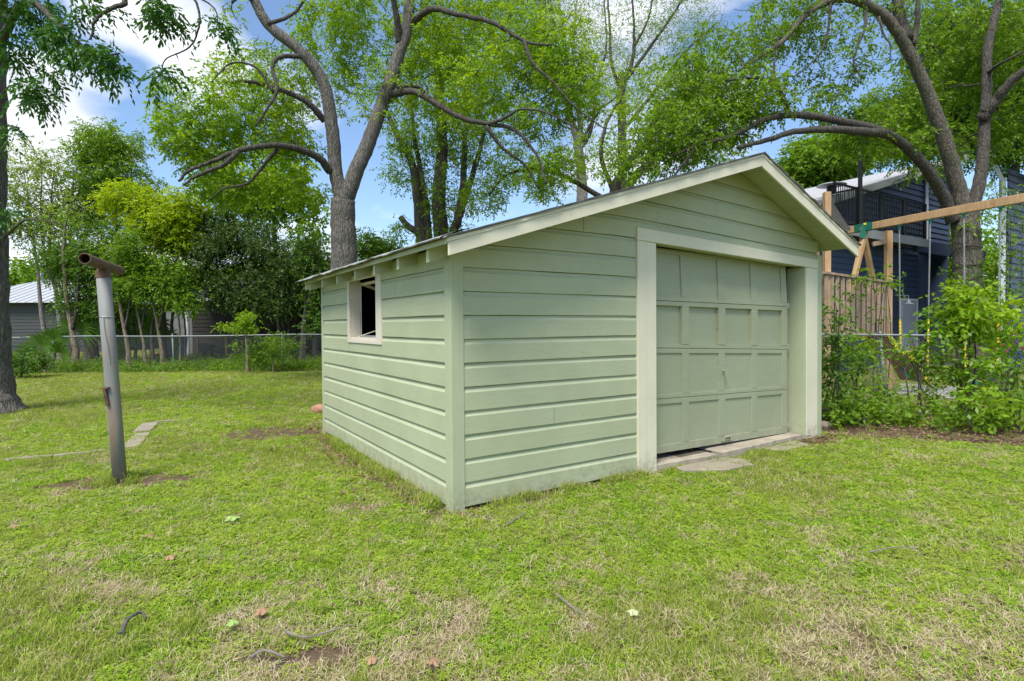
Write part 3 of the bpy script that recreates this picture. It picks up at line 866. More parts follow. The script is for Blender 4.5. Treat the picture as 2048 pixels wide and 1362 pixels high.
# lapped felt edge, a little ragged
def felt(t0, t1, n=34):
    for layer, (dzz, so) in enumerate(((-0.013, 0.0), (-0.004, 0.004))):
        v = []; f = []
        for k in range(n + 1):
            t = t0 + (t1 - t0) * k / n
            jag = random.uniform(0, 0.018); jz = random.uniform(0, 0.006)
            zz = roof_z(min(max(t, TL), TE) + (1e-6 if t < TR_ else -1e-6) * 0) + dzz + jz
            v += [G(t, SF - 0.032 - jag - so, zz - 0.006), G(t, SF - 0.034 - jag - so, zz + 0.003), G(t, SB + 0.03, zz + 0.003), G(t, SB + 0.03, zz - 0.006)]
            if k < n:
                b = 4 * k
                f += [(b, b + 1, b + 5, b + 4), (b + 1, b + 2, b + 6, b + 5), (b + 2, b + 3, b + 7, b + 6), (b + 3, b, b + 4, b + 7)]
        f += [(0, 3, 2, 1), tuple(4 * n + q for q in (0, 1, 2, 3))]
        m.add(v, f)
felt(TL - 0.03, TR_ - 0.001); felt(TR_ + 0.001, TE + 0.03)
roof = m.build('roof', M['felt'], garage)
# curled grey sheet along the low eave
m = MB(); v = []; f = []; n = 60
for k in range(n + 1):
    s = SF + 0.02 + (SB + 0.10 - SF) * k / n
    far = max(0, (s - 0.7) / 3.2)
    w1 = 0.006 * math.sin(s * 7) * (0.4 + far) + 0.003 * math.sin(s * 23 + 1)
    drop = 0.006 + 0.016 * far + abs(0.007 * math.sin(s * 5.3 + .7))
    z0 = roof_z(TL + 0.22) + 0.012
    v += [G(TL + 0.25, s, z0 + 0.012 + 0.012 * far), G(TL + 0.08, s, roof_z(TL + .08) + 0.020 + 0.01 * far + w1 * .4),
          G(TL - 0.03, s, ZL + 0.004 + w1 * 0.5), G(TL - 0.055 - 0.05 * far, s, ZL - drop + w1),
          G(TL - 0.05 - 0.05 * far, s, ZL - drop - 0.007 + w1), G(TL - 0.02, s, ZL - 0.008 + w1 * .5)]
    if k < n:
        b = 6 * k
        for q in range(5): f.append((b + q, b + q + 1, b + q + 7, b + q + 6))
m.add(v, f)
m.build('eave_sheet', M['tin'], roof)

def rake(t0, t1, dz0, dz1, s0, s1, name, mat, cut=0.0):
    m = MB(); n = 14
    for k in range(n):
        a = t0 + (t1 - t0) * k / n; b = t0 + (t1 - t0) * (k + 1) / n
    slab(m, t0, t1, s0, s1, dz0, dz1)
    return m
m = rake(TL - 0.004, TR_, -0.134, -0.042, SF - 0.024, SF - 0.0005, '', None)
m.hexa  # (keeps the plumb end)
m.build('fascia_board', M['cream_long'], garage, bevel=0.002)
m = rake(TR_, TE, -0.150, -0.042, SF - 0.024, SF - 0.0005, '', None); m.build('fascia_board', M['cream_long'], garage, bevel=0.002)
m = rake(TL - 0.012, TR_, -0.041, -0.010, SF - 0.031, SF - 0.0005, '', None); slab(m, TR_, TE + 0.008, SF - 0.031, SF - 0.0005, -0.041, -0.010)
m.build('drip_board', M['cream_long'], garage, bevel=0.002)
m = rake(TL, TR_, -0.134, -0.042, SB - 0.03, SB, '', None); m.build('fascia_board', M['cream_long'], garage)
# eave strip
m = MB(); m.hexa([G(TL - 0.012, SF - 0.0, ZL - 0.052), G(TL, SF - 0.0, ZL - 0.052), G(TL, SB, ZL - 0.052), G(TL - 0.012, SB, ZL - 0.052),
                  G(TL - 0.012, SF, ZL - 0.016), G(TL, SF, ZL - 0.016), G(TL, SB, ZL - 0.016), G(TL - 0.012, SB, ZL - 0.016)])
m.build('eave_strip', M['siding_trim'], garage)
for s_ in (0.03, 0.625, 1.215, 1.79, 2.44, 3.08, 3.68):
    m = MB(); a = -0.185; b = -0.004; w = 0.024
    h = 0.108
    m.hexa([G(a, s_ - w, roof_z(a) - 0.041 - h), G(b, s_ - w, roof_z(b) - 0.041 - h), G(b, s_ + w, roof_z(b) - 0.041 - h), G(a, s_ + w, roof_z(a) - 0.041 - h),
            G(a, s_ - w, roof_z(a) - 0.041), G(b, s_ - w, roof_z(b) - 0.041), G(b, s_ + w, roof_z(b) - 0.041), G(a, s_ + w, roof_z(a) - 0.041)])
    m.build('rafter_tail', M['siding_trim'], garage, bevel=0.002)
for s_ in (0.4, 1.0, 1.6, 2.2, 2.8, 3.4):
    m = MB(); a, b, w, h = 5.08, 5.225, 0.022, 0.088
    m.hexa([G(a, s_ - w, roof_z(a) - 0.041 - h), G(b, s_ - w, roof_z(b) - 0.041 - h), G(b, s_ + w, roof_z(b) - 0.041 - h), G(a, s_ + w, roof_z(a) - 0.041 - h),
            G(a, s_ - w, roof_z(a) - 0.041), G(b, s_ - w, roof_z(b) - 0.041), G(b, s_ + w, roof_z(b) - 0.041), G(a, s_ + w, roof_z(a) - 0.041)])
    m.build('rafter_tail', M['siding_trim'], garage)

# window in the side wall, its sash swung inwards
m = MB()
gbox(m, -0.030, -0.001, 1.478, 1.630, 1.25, 1.955, False)
gbox(m, -0.030, -0.001, 2.520, 2.590, 1.25, 1.955, False)
gbox(m, -0.032, -0.001, 1.478, 2.590, 1.215, 1.249, False)
gbox(m, -0.012, 0.10, 1.6305, 2.5195, 1.250, 1.275, False)
gbox(m, 0.0, 0.10, 1.605, 1.6295, 1.2755, 1.955, False)
gbox(m, 0.0, 0.10, 2.5205, 2.545, 1.2755, 1.955, False)
gbox(m, -0.024, 0.0, 1.6305, 2.5195, 1.895, 1.955, False)
win = m.build('window', M['pink'], garage, bevel=0.002)
m = MB()
# sash hinged at the top, tilted in
def sashP(a, b): return G(0.12 + b * 0.62, 1.60 + a * 0.88, 1.87 - b * 0.20)
for (p, q) in (((0, 0), (1, 0)), ((1, 0), (1, 1)), ((1, 1), (0, 1)), ((0, 1), (0, 0))):
    m.beam(sashP(*p), sashP(*q), 0.04, 0.028)
m.build('window_sash', M['pink'], win)
m = MB(); m.tube([G(0.02, 2.38, 1.278), G(0.22, 1.70, 1.42)], 0.0045, 6); m.build('prop_rod', M['cream'], win)
m = MB(); m.beam(G(0.11, 1.62, 1.285), G(0.11, 2.53, 1.285), .012, .02); m.beam(G(0.11, 2.525, 1.28), G(0.11, 2.525, 1.9), .012, .012)
m.build('window_track', M['galv'], win)
# bits of a shelf visible in the dark
sh = MB()
sh.beam(G(1.3, 1.2, 1.56), G(1.3, 3.4, 1.56), .25, .025)
for s_ in (1.3, 2.3, 3.3): sh.beam(G(1.3, s_, 0.05), G(1.3, s_, 1.9), .04, .04)
sh.beam(G(1.3, 1.2, 1.30), G(1.3, 3.4, 1.30), .25, .02)
o = sh.build('storage_shelf', simple('dusty_shelf_wood', (0.25, 0.23, 0.20), .8)); tag(o, 'dim storage shelf standing inside the garage behind the window', 'shelf')

# threshold slabs and stepping stones
def rough_slab(name, pts, z0, z1, mat, label, cat, group=None, parent=None):
    """polygon slab with a broken edge; pts are world xy"""
    bm = bmesh.new(); P = []
    n = len(pts)
    for i in range(n):
        a = Vector(pts[i]); b = Vector(pts[(i + 1) % n]); L = (b - a).length; k = max(1, int(L / 0.07))
        for q in range(k):
            p = a.lerp(b, q / k)
            P.append((p.x + random.uniform(-.008, .008), p.y + random.uniform(-.008, .008)))
    vb = [bm.verts.new((x, y, z0)) for x, y in P]; vt = [bm.verts.new((x, y, z1)) for x, y in P]
    cx_ = sum(p[0] for p in P) / len(P); cy_ = sum(p[1] for p in P) / len(P)
    inn = [bm.verts.new((x + (cx_ - x) * 0.06, y + (cy_ - y) * 0.06, z1 + 0.007)) for x, y in P]
    N = len(P)
    for i in range(N):
        j = (i + 1) % N
        bm.faces.new((vb[i], vb[j], vt[j], vt[i])); bm.faces.new((vt[i], vt[j], inn[j], inn[i]))
    bm.faces.new(inn)
    me = bpy.data.meshes.new(name); bm.to_mesh(me); bm.free()
    o = link_mesh(name, me, mat, parent)
    if label: tag(o, label, cat, group)
    return o
def gp2(*l): return [tuple(G(t, s, 0).xy) for t, s in l]
rough_slab('threshold_slab', gp2((2.16, -0.02), (3.02, -0.055), (3.02, 0.5), (2.16, 0.5)), -0.05, 0.038, M['concrete'],
           'left half of the cracked concrete threshold under the garage door', 'threshold')
rough_slab('threshold_slab', gp2((3.07, -0.075), (4.67, -0.02), (4.67, 0.5), (3.07, 0.5)), -0.05, 0.052, M['concrete'],
           'right half of the cracked concrete threshold under the garage door', 'threshold')
rough_slab('paving_stone', gp2((2.33, -0.10), (3.03, -0.10), (3.16, -0.26), (3.05, -0.46), (2.62, -0.42), (2.30, -0.22)), -0.05, 0.012, M['concrete_dark'],
           'grey paving stone sunk in the grass before the threshold crack', 'paving stone')
rough_slab('paving_stone', gp2((3.75, -0.10), (4.45, -0.06), (4.40, -0.26), (3.85, -0.27)), -0.05, 0.010, M['concrete_dark'],
           'half buried paving stone near the right door casing', 'paving stone')
# ------------------------------------------------------------------ plants
def unit(a): return a / np.maximum(np.linalg.norm(a, axis=-1, keepdims=True), 1e-9)
def compound(o, d, L, nl, ll, lw, droop=0.35, sizevar=0.25):
    """pinnate leaves: origins o, directions d; returns separate leaflet quads"""
    n = len(o); up = np.array([0, 0, 1.0])
    side = unit(np.cross(d, up + rng.normal(0, .5, (n, 3))))
    Ls = L * rng.uniform(1 - sizevar, 1 + sizevar, (n, 1))
    out = []
    for k in range(nl):
        f = (k + 1) / nl
        sgn = 0 if k == nl - 1 else (1 if k % 2 else -1)
        p = o + d * Ls * f; p[:, 2] -= (droop * Ls[:, 0] * f * f)
        ld = unit(d * (0.55 if sgn else 1.0) + side * sgn * 0.9 + rng.normal(0, .22, (n, 3)) - up * (0.25 + droop * f))
        s = unit(np.cross(ld, up + rng.normal(0, .7, (n, 3))))
        l = ll * rng.uniform(.7, 1.25, (n, 1)); w = lw * rng.uniform(.75, 1.2, (n, 1)) / 2
        mid = p + ld * l * 0.45
        lift = np.cross(ld, s) * (w * rng.uniform(-.5, .5, (n, 1)))
        out.append(np.stack([p, mid + s * w + lift, p + ld * l, mid - s * w + lift], 1))
    return np.concatenate(out)
def clump_leaves(cent, rad, per, L, nl, ll, lw, droop=0.35, flat=0.7):
    n = len(cent)
    off = rng.normal(0, 1, (n, per, 3)); off = off / np.linalg.norm(off, axis=-1, keepdims=True) * (rng.random((n, per, 1)) ** 0.5)
    off[..., 2] *= flat
    o = (cent[:, None, :] + off * np.asarray(rad).reshape(-1, 1, 1)).reshape(-1, 3)
    d = unit(off.reshape(-1, 3) + rng.normal(0, .45, (n * per, 3)) + np.array([0, 0, -0.05]))
    return compound(o, d, L, nl, ll, lw, droop)

def blob_points(blobs):
    """(x, y, d, rx_px, ry_px, depth_radius_m, n) in measured coordinates -> clump centres"""
    P = []
    for (x, y, d, rx, ry, rd, n) in blobs:
        c = at(x, y, d); k = d / 1113.0
        q = rng.normal(0, 1, (n, 3)); q = q / np.linalg.norm(q, axis=1, keepdims=True) * (rng.random((n, 1)) ** (1 / 2.4))
        q *= np.array([rx * k, rd, ry * k])
        q[:, 2] += (fbm(q[:, 0] * 1.0 + x, q[:, 1], 0.8, y) - .5) * ry * k * .6
        P.append(q + np.array(c))
    P = np.concatenate(P)
    return P[P[:, 2] > 0.03]

def plant(name, label, cat, limbs, blobs, bark_m, leaf_m, rad=0.32, per=7, L=0.2, nl=7, ll=0.07, lw=0.03,
          droop=0.35, group=None, twig=0.006, sides=8, root=None, thin=0.45, flat=0.7, bare=0, base=None, wander=0.35, gap=0.0, dens=1.6, gsc=1.5, dark_r=0.125, bshift=0.0):
    """limbs: list of (points, r0, r1[, sides]); blobs: clump centres; twigs join each clump to the nearest branch"""
    base = Vector(base) if base else Vector(limbs[0][0][0]); base.z = 0
    e = empty(name, base, label, cat, group)
    m = MB(); dark_from = []; nodes = []; nrad = []
    for li, lb in enumerate(limbs):
        pts, r0, r1 = lb[:3]
        sp = spline(pts, 7)
        n = len(sp)
        amp = r0 * (0.06 if r0 > 0.13 else 0.16)
        pts2 = [p + Vector((random.uniform(-1, 1), random.uniform(-1, 1), random.uniform(-.5, .5))) * amp * (0 if i in (0, n - 1) else 1) for i, p in enumerate(sp)]
        rr = [(r0 + (r1 - r0) * (i / (n - 1)) ** 0.85) for i in range(n)]
        if li == 0 and sp[0].z < 0.3:            # root flare
            rr = [r * (1 + 0.55 * math.exp(-max(p.z, 0) / 0.22)) for r, p in zip(rr, sp)]
        f_start = len(m.f)
        m.tube(pts2, rr, 14 if r0 > 0.1 else sides, jit=0.02 if r0 > 0.1 else 0)
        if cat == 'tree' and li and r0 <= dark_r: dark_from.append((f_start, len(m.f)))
        for p, r in zip(pts2, rr):
            nodes.append(np.array(p)); nrad.append(r)
    blobs = [(b_[0], b_[1], b_[2] + bshift) + tuple(b_[3:6]) + (int(b_[6] * dens),) for b_ in blobs]
    f_tw = len(m.f)
    C = blob_points(blobs) if blobs else np.zeros((0, 3))
    if gap > 0:
        keep = fbm(C[:, 0] + C[:, 1] * .3, C[:, 2] + C[:, 1] * .5, gsc, 5.5) > gap
        C = C[keep]
    if len(C):
        nod = np.zeros((len(nodes) + len(C) * 4, 3)); nod[:len(nodes)] = np.array(nodes); nr = np.zeros(len(nod)); nr[:len(nodes)] = nrad
        cnt = len(nodes)
        dd = np.array([np.min(np.sum((nod[:cnt] - c) ** 2, 1)) for c in C])
        for c in C[np.argsort(dd)]:
            q = nod[:cnt]; d2 = np.sum((q - c) ** 2, 1) + np.clip(q[:, 2] - c[2], 0, 9) * 0.3
            j = int(np.argmin(d2)); a = q[j].copy(); L_ = math.sqrt(max(d2[j], 1e-6))
            if L_ < 0.05: continue
            r0 = min(nr[j] * 0.62, twig * 0.6 + 0.011 * L_ ** 1.1 + twig * 0.4); r1 = max(twig * thin, r0 * 0.4)
            r0 = max(r0, r1)
            k = 6 if L_ > 0.8 else 4
            dirv = c - a
            bow = np.array([random.uniform(-1, 1), random.uniform(-1, 1), random.uniform(-.2, 1)]) * L_ * wander * 0.5
            path = []
            for i in range(k + 1):
                f = i / k
                p = a + dirv * f + bow * 4 * f * (1 - f) * 0.5 + (np.array([random.uniform(-1, 1) for _ in range(3)]) * min(L_, 1.2) * 0.06 if 0 < i < k else 0)
                path.append(p)
            m.tube([Vector(p) for p in path], [r0 + (r1 - r0) * i / k for i in range(k + 1)], 4 if r0 < 0.02 else 6, cap=False)
            for i in ((2, 4) if k == 4 else (2, 3, 5, 6)):
                if cnt < len(nod): nod[cnt] = path[i]; nr[cnt] = r0 + (r1 - r0) * i / k; cnt += 1
    trunk = m.build('trunk' if cat in ('tree',) else 'stems', bark_m, e, smooth=True)
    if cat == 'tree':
        trunk.data.materials.append(M['bark_dark'])  # thin limbs and twigs: darker bark, with canopy shade put into its colour
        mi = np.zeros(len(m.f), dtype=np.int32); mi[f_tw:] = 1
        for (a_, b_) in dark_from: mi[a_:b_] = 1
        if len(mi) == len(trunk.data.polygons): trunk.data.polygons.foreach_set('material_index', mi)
    if len(C) and per:
        n_leafy = len(C) if not bare else int(len(C) * (1 - bare))
        CC = C[rng.permutation(len(C))[:n_leafy]]
        V = clump_leaves(CC, np.full(len(CC), rad) * rng.uniform(.7, 1.25, len(CC)), per, L, nl, ll, lw, droop, flat)
        V = V[V[..., 2].min(axis=1) > 0.0] if True else V
        V = V - np.array(e.location)
        me_par = quads_mesh('crown' if cat == 'tree' else 'foliage', V, leaf_m)
        me_par.parent = e
    return e
def pl(*pts): return [at(*p) for p in pts]
def stem_to_ground(x, d, y, **k):  # ground point under photo column x at distance d
    p = at(x, 650, d); return Vector((p.x, p.y, -0.05))

GB = 'background trees beyond the lawn'
# --- the tall forked tree behind the garage
k = 13.0
plant('pecan_tree', 'tall forked grey-barked tree rising directly behind the garage roof', 'tree',
      [([stem_to_ground(700, k, 0), at(696, 640, k), at(690, 540, k), at(689, 470, k), at(690, 400, k)], 0.34, 0.27),
       (pl((690, 410, k), (677, 350, k), (668, 250, 12.9), (652, 165, 12.8), (605, 105, 12.6), (545, 55, 12.5), (515, 0, 12.4), (470, -80, 12.2)), 0.175, 0.09),
       (pl((692, 405, k), (712, 355, k), (742, 285, 13.1), (770, 210, 13.2), (800, 125, 13.3), (822, 50, 13.4), (828, -60, 13.6), (850, -200, 13.8)), 0.195, 0.11),
       (pl((665, 345, 12.9), (642, 318, 12.6), (600, 300, 12.2), (555, 293, 11.8), (512, 298, 11.5), (470, 308, 11.3), (430, 325, 11.1), (385, 343, 11), (362, 364, 10.9)), 0.095, 0.025),
       (pl((480, 306, 11.35), (455, 330, 11.2), (420, 345, 11), (390, 358, 10.9), (372, 373, 10.8)), 0.06, 0.02),
       (pl((560, 300, 11.9), (530, 335, 12), (500, 368, 12), (455, 378, 12), (425, 400, 12)), 0.05, 0.015),
       (pl((655, 245, 12.9), (625, 212, 12.6), (590, 192, 12.4), (540, 175, 12.2), (500, 167, 12), (458, 170, 11.9)), 0.085, 0.025),
       (pl((612, 118, 12.6), (575, 118, 12.4), (552, 135, 12.2), (560, 185, 12), (540, 222, 11.9), (516, 255, 11.8)), 0.06, 0.02),
       (pl((555, 190, 12), (520, 140, 11.9), (470, 132, 11.8), (430, 170, 11.7)), 0.035, 0.012),
       (pl((785, 192, 13.2), (835, 188, 12.8), (885, 215, 12.4), (930, 240, 12.1), (985, 252, 11.9), (1030, 262, 11.8), (1075, 310, 11.7), (1095, 370, 11.6)), 0.09, 0.02),
       (pl((800, 180, 13.2), (840, 178, 13.4), (870, 205, 13.6)), 0.07, 0.03),
       (pl((980, 252, 11.9), (1015, 238, 11.7), (1045, 222, 11.5), (1100, 230, 11.3), (1160, 262, 11.2)), 0.045, 0.012),
       (pl((975, 255, 11.9), (1010, 300, 12), (1050, 330, 12.1), (1080, 380, 12.2)), 0.045, 0.015),
       (pl((832, 50, 13.4), (870, 25, 13), (920, 35, 12.6), (985, 50, 12.2), (1035, 78, 12), (1065, 92, 11.9), (1110, 96, 11.8)), 0.085, 0.022),
       (pl((1052, 85, 11.95), (1068, 130, 11.8), (1105, 165, 11.7), (1150, 215, 11.6), (1210, 260, 11.5)), 0.045, 0.012),
       (pl((805, 95, 13.3), (797, 20, 13), (785, -60, 12.6)), 0.09, 0.05),
       (pl((520, 10, 12.4), (495, -5, 12.2), (475, 12, 12.0)), 0.06, 0.03),
       (pl((545, 55, 12.4), (600, 30, 12.8), (640, -30, 13)), 0.05, 0.02)],
      [(480, 235, 12, 150, 95, 1.6, 170), (400, 290, 11.5, 85, 60, 1.0, 60), (560, 150, 13.2, 120, 70, 1.5, 90), (700, 110, 14.2, 110, 110, 1.4, 120), (740, 10, 13.8, 100, 50, 1.6, 60),
       (890, 80, 13.6, 120, 80, 1.6, 140), (850, 190, 13.8, 70, 60, 1.3, 50), (960, 180, 12, 110, 80, 1.4, 80), (1080, 90, 12, 110, 60, 1.2, 60), (1120, 150, 11.7, 90, 50, 1.0, 60),
       (1150, 200, 11.5, 70, 50, .9, 40), (1060, 240, 11.8, 70, 40, .9, 25), (1090, 345, 11.9, 60, 45, .9, 26), (600, 290, 12.2, 60, 30, .8, 16), (590, 380, 12, 70, 35, .9, 24), (460, 385, 12, 80, 35, .9, 26), (760, 190, 12.2, 60, 70, .8, 26), (1000, -30, 12.6, 150, 40, 1.4, 50),
       (640, 35, 12.6, 60, 60, .9, 36), (500, 0, 11.6, 60, 60, .8, 8)],
      M['bark_main'], M['leaf_bright'], rad=0.17, per=5, L=0.16, nl=6, ll=0.085, lw=0.044, twig=0.011, gap=0.39, dens=4.0, bare=.24, flat=.5, bshift=1.0)

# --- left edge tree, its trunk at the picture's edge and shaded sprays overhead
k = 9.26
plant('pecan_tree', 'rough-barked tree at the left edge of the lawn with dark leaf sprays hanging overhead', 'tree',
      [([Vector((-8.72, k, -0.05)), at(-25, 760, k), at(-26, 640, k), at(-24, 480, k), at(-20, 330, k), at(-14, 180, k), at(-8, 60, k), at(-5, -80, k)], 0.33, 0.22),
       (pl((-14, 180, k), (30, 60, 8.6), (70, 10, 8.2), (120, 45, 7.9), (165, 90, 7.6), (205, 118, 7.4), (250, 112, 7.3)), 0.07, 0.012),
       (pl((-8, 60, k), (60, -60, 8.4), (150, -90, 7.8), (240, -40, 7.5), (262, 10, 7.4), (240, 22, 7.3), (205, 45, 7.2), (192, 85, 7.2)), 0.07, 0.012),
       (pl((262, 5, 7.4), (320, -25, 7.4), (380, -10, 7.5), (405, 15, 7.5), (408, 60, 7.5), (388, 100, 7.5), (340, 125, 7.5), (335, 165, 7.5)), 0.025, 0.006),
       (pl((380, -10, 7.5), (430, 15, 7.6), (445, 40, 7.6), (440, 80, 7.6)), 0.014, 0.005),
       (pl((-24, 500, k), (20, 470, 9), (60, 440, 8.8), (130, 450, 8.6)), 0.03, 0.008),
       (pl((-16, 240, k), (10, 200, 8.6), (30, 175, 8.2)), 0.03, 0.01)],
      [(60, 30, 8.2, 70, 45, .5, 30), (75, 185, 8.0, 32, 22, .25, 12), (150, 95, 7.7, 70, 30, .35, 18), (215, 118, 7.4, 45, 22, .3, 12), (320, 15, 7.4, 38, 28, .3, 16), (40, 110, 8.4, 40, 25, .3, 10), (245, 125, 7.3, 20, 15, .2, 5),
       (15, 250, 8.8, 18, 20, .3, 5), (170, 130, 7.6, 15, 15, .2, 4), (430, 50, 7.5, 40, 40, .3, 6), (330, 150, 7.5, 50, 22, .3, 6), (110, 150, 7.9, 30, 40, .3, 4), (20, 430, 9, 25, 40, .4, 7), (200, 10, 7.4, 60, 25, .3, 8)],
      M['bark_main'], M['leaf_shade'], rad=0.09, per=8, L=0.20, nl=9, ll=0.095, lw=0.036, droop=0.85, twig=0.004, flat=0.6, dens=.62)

# --- multi-stemmed tree behind the roof, right of the forked one
k = 19.0
b0 = stem_to_ground(880, k, 0)
plant('elm_tree', 'dark multi-stemmed tree standing behind the garage roof right of the forked tree', 'tree',
      [([b0, at(885, 500, k), at(880, 400, k), at(888, 300, k), at(884, 200, k), at(880, 120, k), at(878, 30, k)], 0.32, 0.09),
       ([b0, at(845, 480, k), at(838, 400, k), at(828, 330, k), at(800, 275, k), at(782, 235, k)], 0.24, 0.07),
       ([b0, at(860, 480, k), at(853, 400, k), at(840, 320, k), at(832, 270, k), at(825, 180, k)], 0.16, 0.05),
       ([b0, at(905, 490, k), at(922, 430, k), at(942, 370, k), at(960, 310, k), at(975, 255, k)], 0.18, 0.06),
       (pl((915, 455, k), (928, 380, k), (932, 300, k), (935, 230, k), (930, 150, k)), 0.15, 0.05),
       (pl((850, 470, k), (820, 455, k), (803, 435, k)), 0.14, 0.09)],
      [(850, 330, k, 80, 80, 1.6, 60), (900, 250, k, 90, 70, 1.8, 60), (800, 270, k, 50, 40, 1.0, 26), (960, 330, k, 50, 90, 1.2, 30), (820, 470, k, 50, 45, .9, 26), (900, 420, k, 60, 60, 1.2, 40), (900, 130, k, 120, 100, 1.8, 90), (1000, 60, k, 110, 90, 1.8, 70), (960, 260, k, 90, 60, 1.6, 40)],
      M['bark_dark'], M['leaf_mid'], rad=0.30, per=8, L=0.2, nl=6, ll=0.10, lw=0.05, twig=0.010, gap=0.38)

# --- thin-leaved trees seen over the roof
k = 22.0
b0 = stem_to_ground(1165, k, 0)
plant('hackberry_tree', 'thin grey tree with bare fanned branches above the middle of the garage roof', 'tree',
      [([b0, at(1166, 480, k), at(1165, 380, k), at(1163, 335, k), at(1158, 290, k)], 0.26, 0.17),
       (pl((1160, 300, k), (1145, 240, k), (1125, 180, k), (1100, 110, k), (1085, 30, k), (1075, -40, k)), 0.15, 0.03),
       (pl((1160, 295, k), (1162, 240, k), (1150, 160, k), (1150, 80, k), (1160, -30, k)), 0.13, 0.03),
       (pl((1163, 300, k), (1185, 260, k), (1195, 180, k), (1215, 100, k), (1210, 0, k)), 0.09, 0.02),
       (pl((1130, 190, k), (1080, 140, k), (1040, 60, k), (1020, 0, k)), 0.06, 0.02),
       (pl((1163, 290, k), (1200, 225, k), (1240, 190, k), (1260, 120, k)), 0.07, 0.02)],
      [(1120, 100, k, 130, 120, 2.2, 190), (1180, 210, k, 90, 80, 1.8, 80), (1060, 60, k, 90, 80, 1.6, 80), (1010, 200, k, 90, 90, 1.8, 70)],
      M['bark_pale'], M['leaf_pale'], rad=0.3, per=4, L=0.2, nl=4, ll=0.085, lw=0.04, twig=0.011, bare=0.15, wander=0.18, dens=3.2)
b0 = stem_to_ground(1245, 24, 0); k = 24.0
plant('hackberry_tree', 'sparse tree with upswept dark twigs behind the garage ridge', 'tree',
      [([b0, at(1246, 450, k), at(1246, 330, k), at(1245, 190, k), at(1246, 150, k)], 0.26, 0.14),
       (pl((1246, 190, k), (1225, 130, k), (1222, 60, k), (1215, -30, k)), 0.10, 0.03),
       (pl((1246, 180, k), (1268, 120, k), (1270, 60, k), (1265, -30, k)), 0.11, 0.03),
       (pl((1246, 175, k), (1290, 115, k), (1330, 60, k), (1370, 0, k), (1395, -50, k)), 0.09, 0.03),
       (pl((1250, 260, k), (1300, 200, k), (1345, 140, k), (1380, 100, k), (1425, 60, k)), 0.09, 0.025),
       (pl((1270, 100, k), (1300, 40, k), (1310, -30, k)), 0.06, 0.02)],
      [(1290, 60, k, 150, 100, 2.2, 260), (1240, 160, k, 70, 70, 1.6, 50), (1370, 60, k, 90, 70, 1.8, 90), (1350, 170, k, 80, 60, 1.6, 50)],
      M['bark_dark'], M['leaf_mid'], rad=0.3, per=3, L=0.2, nl=4, ll=0.08, lw=0.04, twig=0.011, bare=0.25, wander=0.15, dens=2.8)
k = 16.0
b0 = stem_to_ground(1255, k, 0)
plant('elm_tree', 'low bright green tree with tangled branches just behind the garage ridge', 'tree',
      [([b0, at(1240, 480, k), at(1230, 390, k), at(1250, 340, k), at(1290, 290, k), at(1340, 240, k)], 0.22, 0.06),
       (pl((1240, 400, k), (1275, 350, k), (1310, 320, k), (1345, 300, k), (1400, 290, k)), 0.13, 0.04),
       (pl((1235, 400, k), (1205, 320, k), (1215, 250, k), (1250, 190, k)), 0.08, 0.03),
       (pl((1240, 420, k), (1160, 370, k), (1090, 340, k), (1020, 350, k), (980, 390, k)), 0.09, 0.025),
       (pl((1345, 300, k), (1380, 330, k), (1410, 320, k), (1450, 340, k)), 0.05, 0.02)],
      [(1330, 240, k, 110, 70, 1.8, 130), (1400, 190, k, 90, 60, 1.5, 70), (1250, 300, k, 90, 50, 1.5, 70), (1420, 300, k, 90, 35, 1.3, 60), (1080, 340, k, 110, 55, 1.5, 90), (980, 390, k, 60, 35, 1.2, 36), (1160, 320, k, 60, 50, 1.3, 30), (1280, 180, k, 60, 60, 1.2, 30), (1480, 180, k, 60, 60, 1.2, 36)],
      M['bark_dark'], M['leaf_bright'], rad=0.19, per=4, L=0.17, nl=6, ll=0.085, lw=0.044, twig=0.013, gap=0.41, dens=3.2, bare=.27, flat=.5)

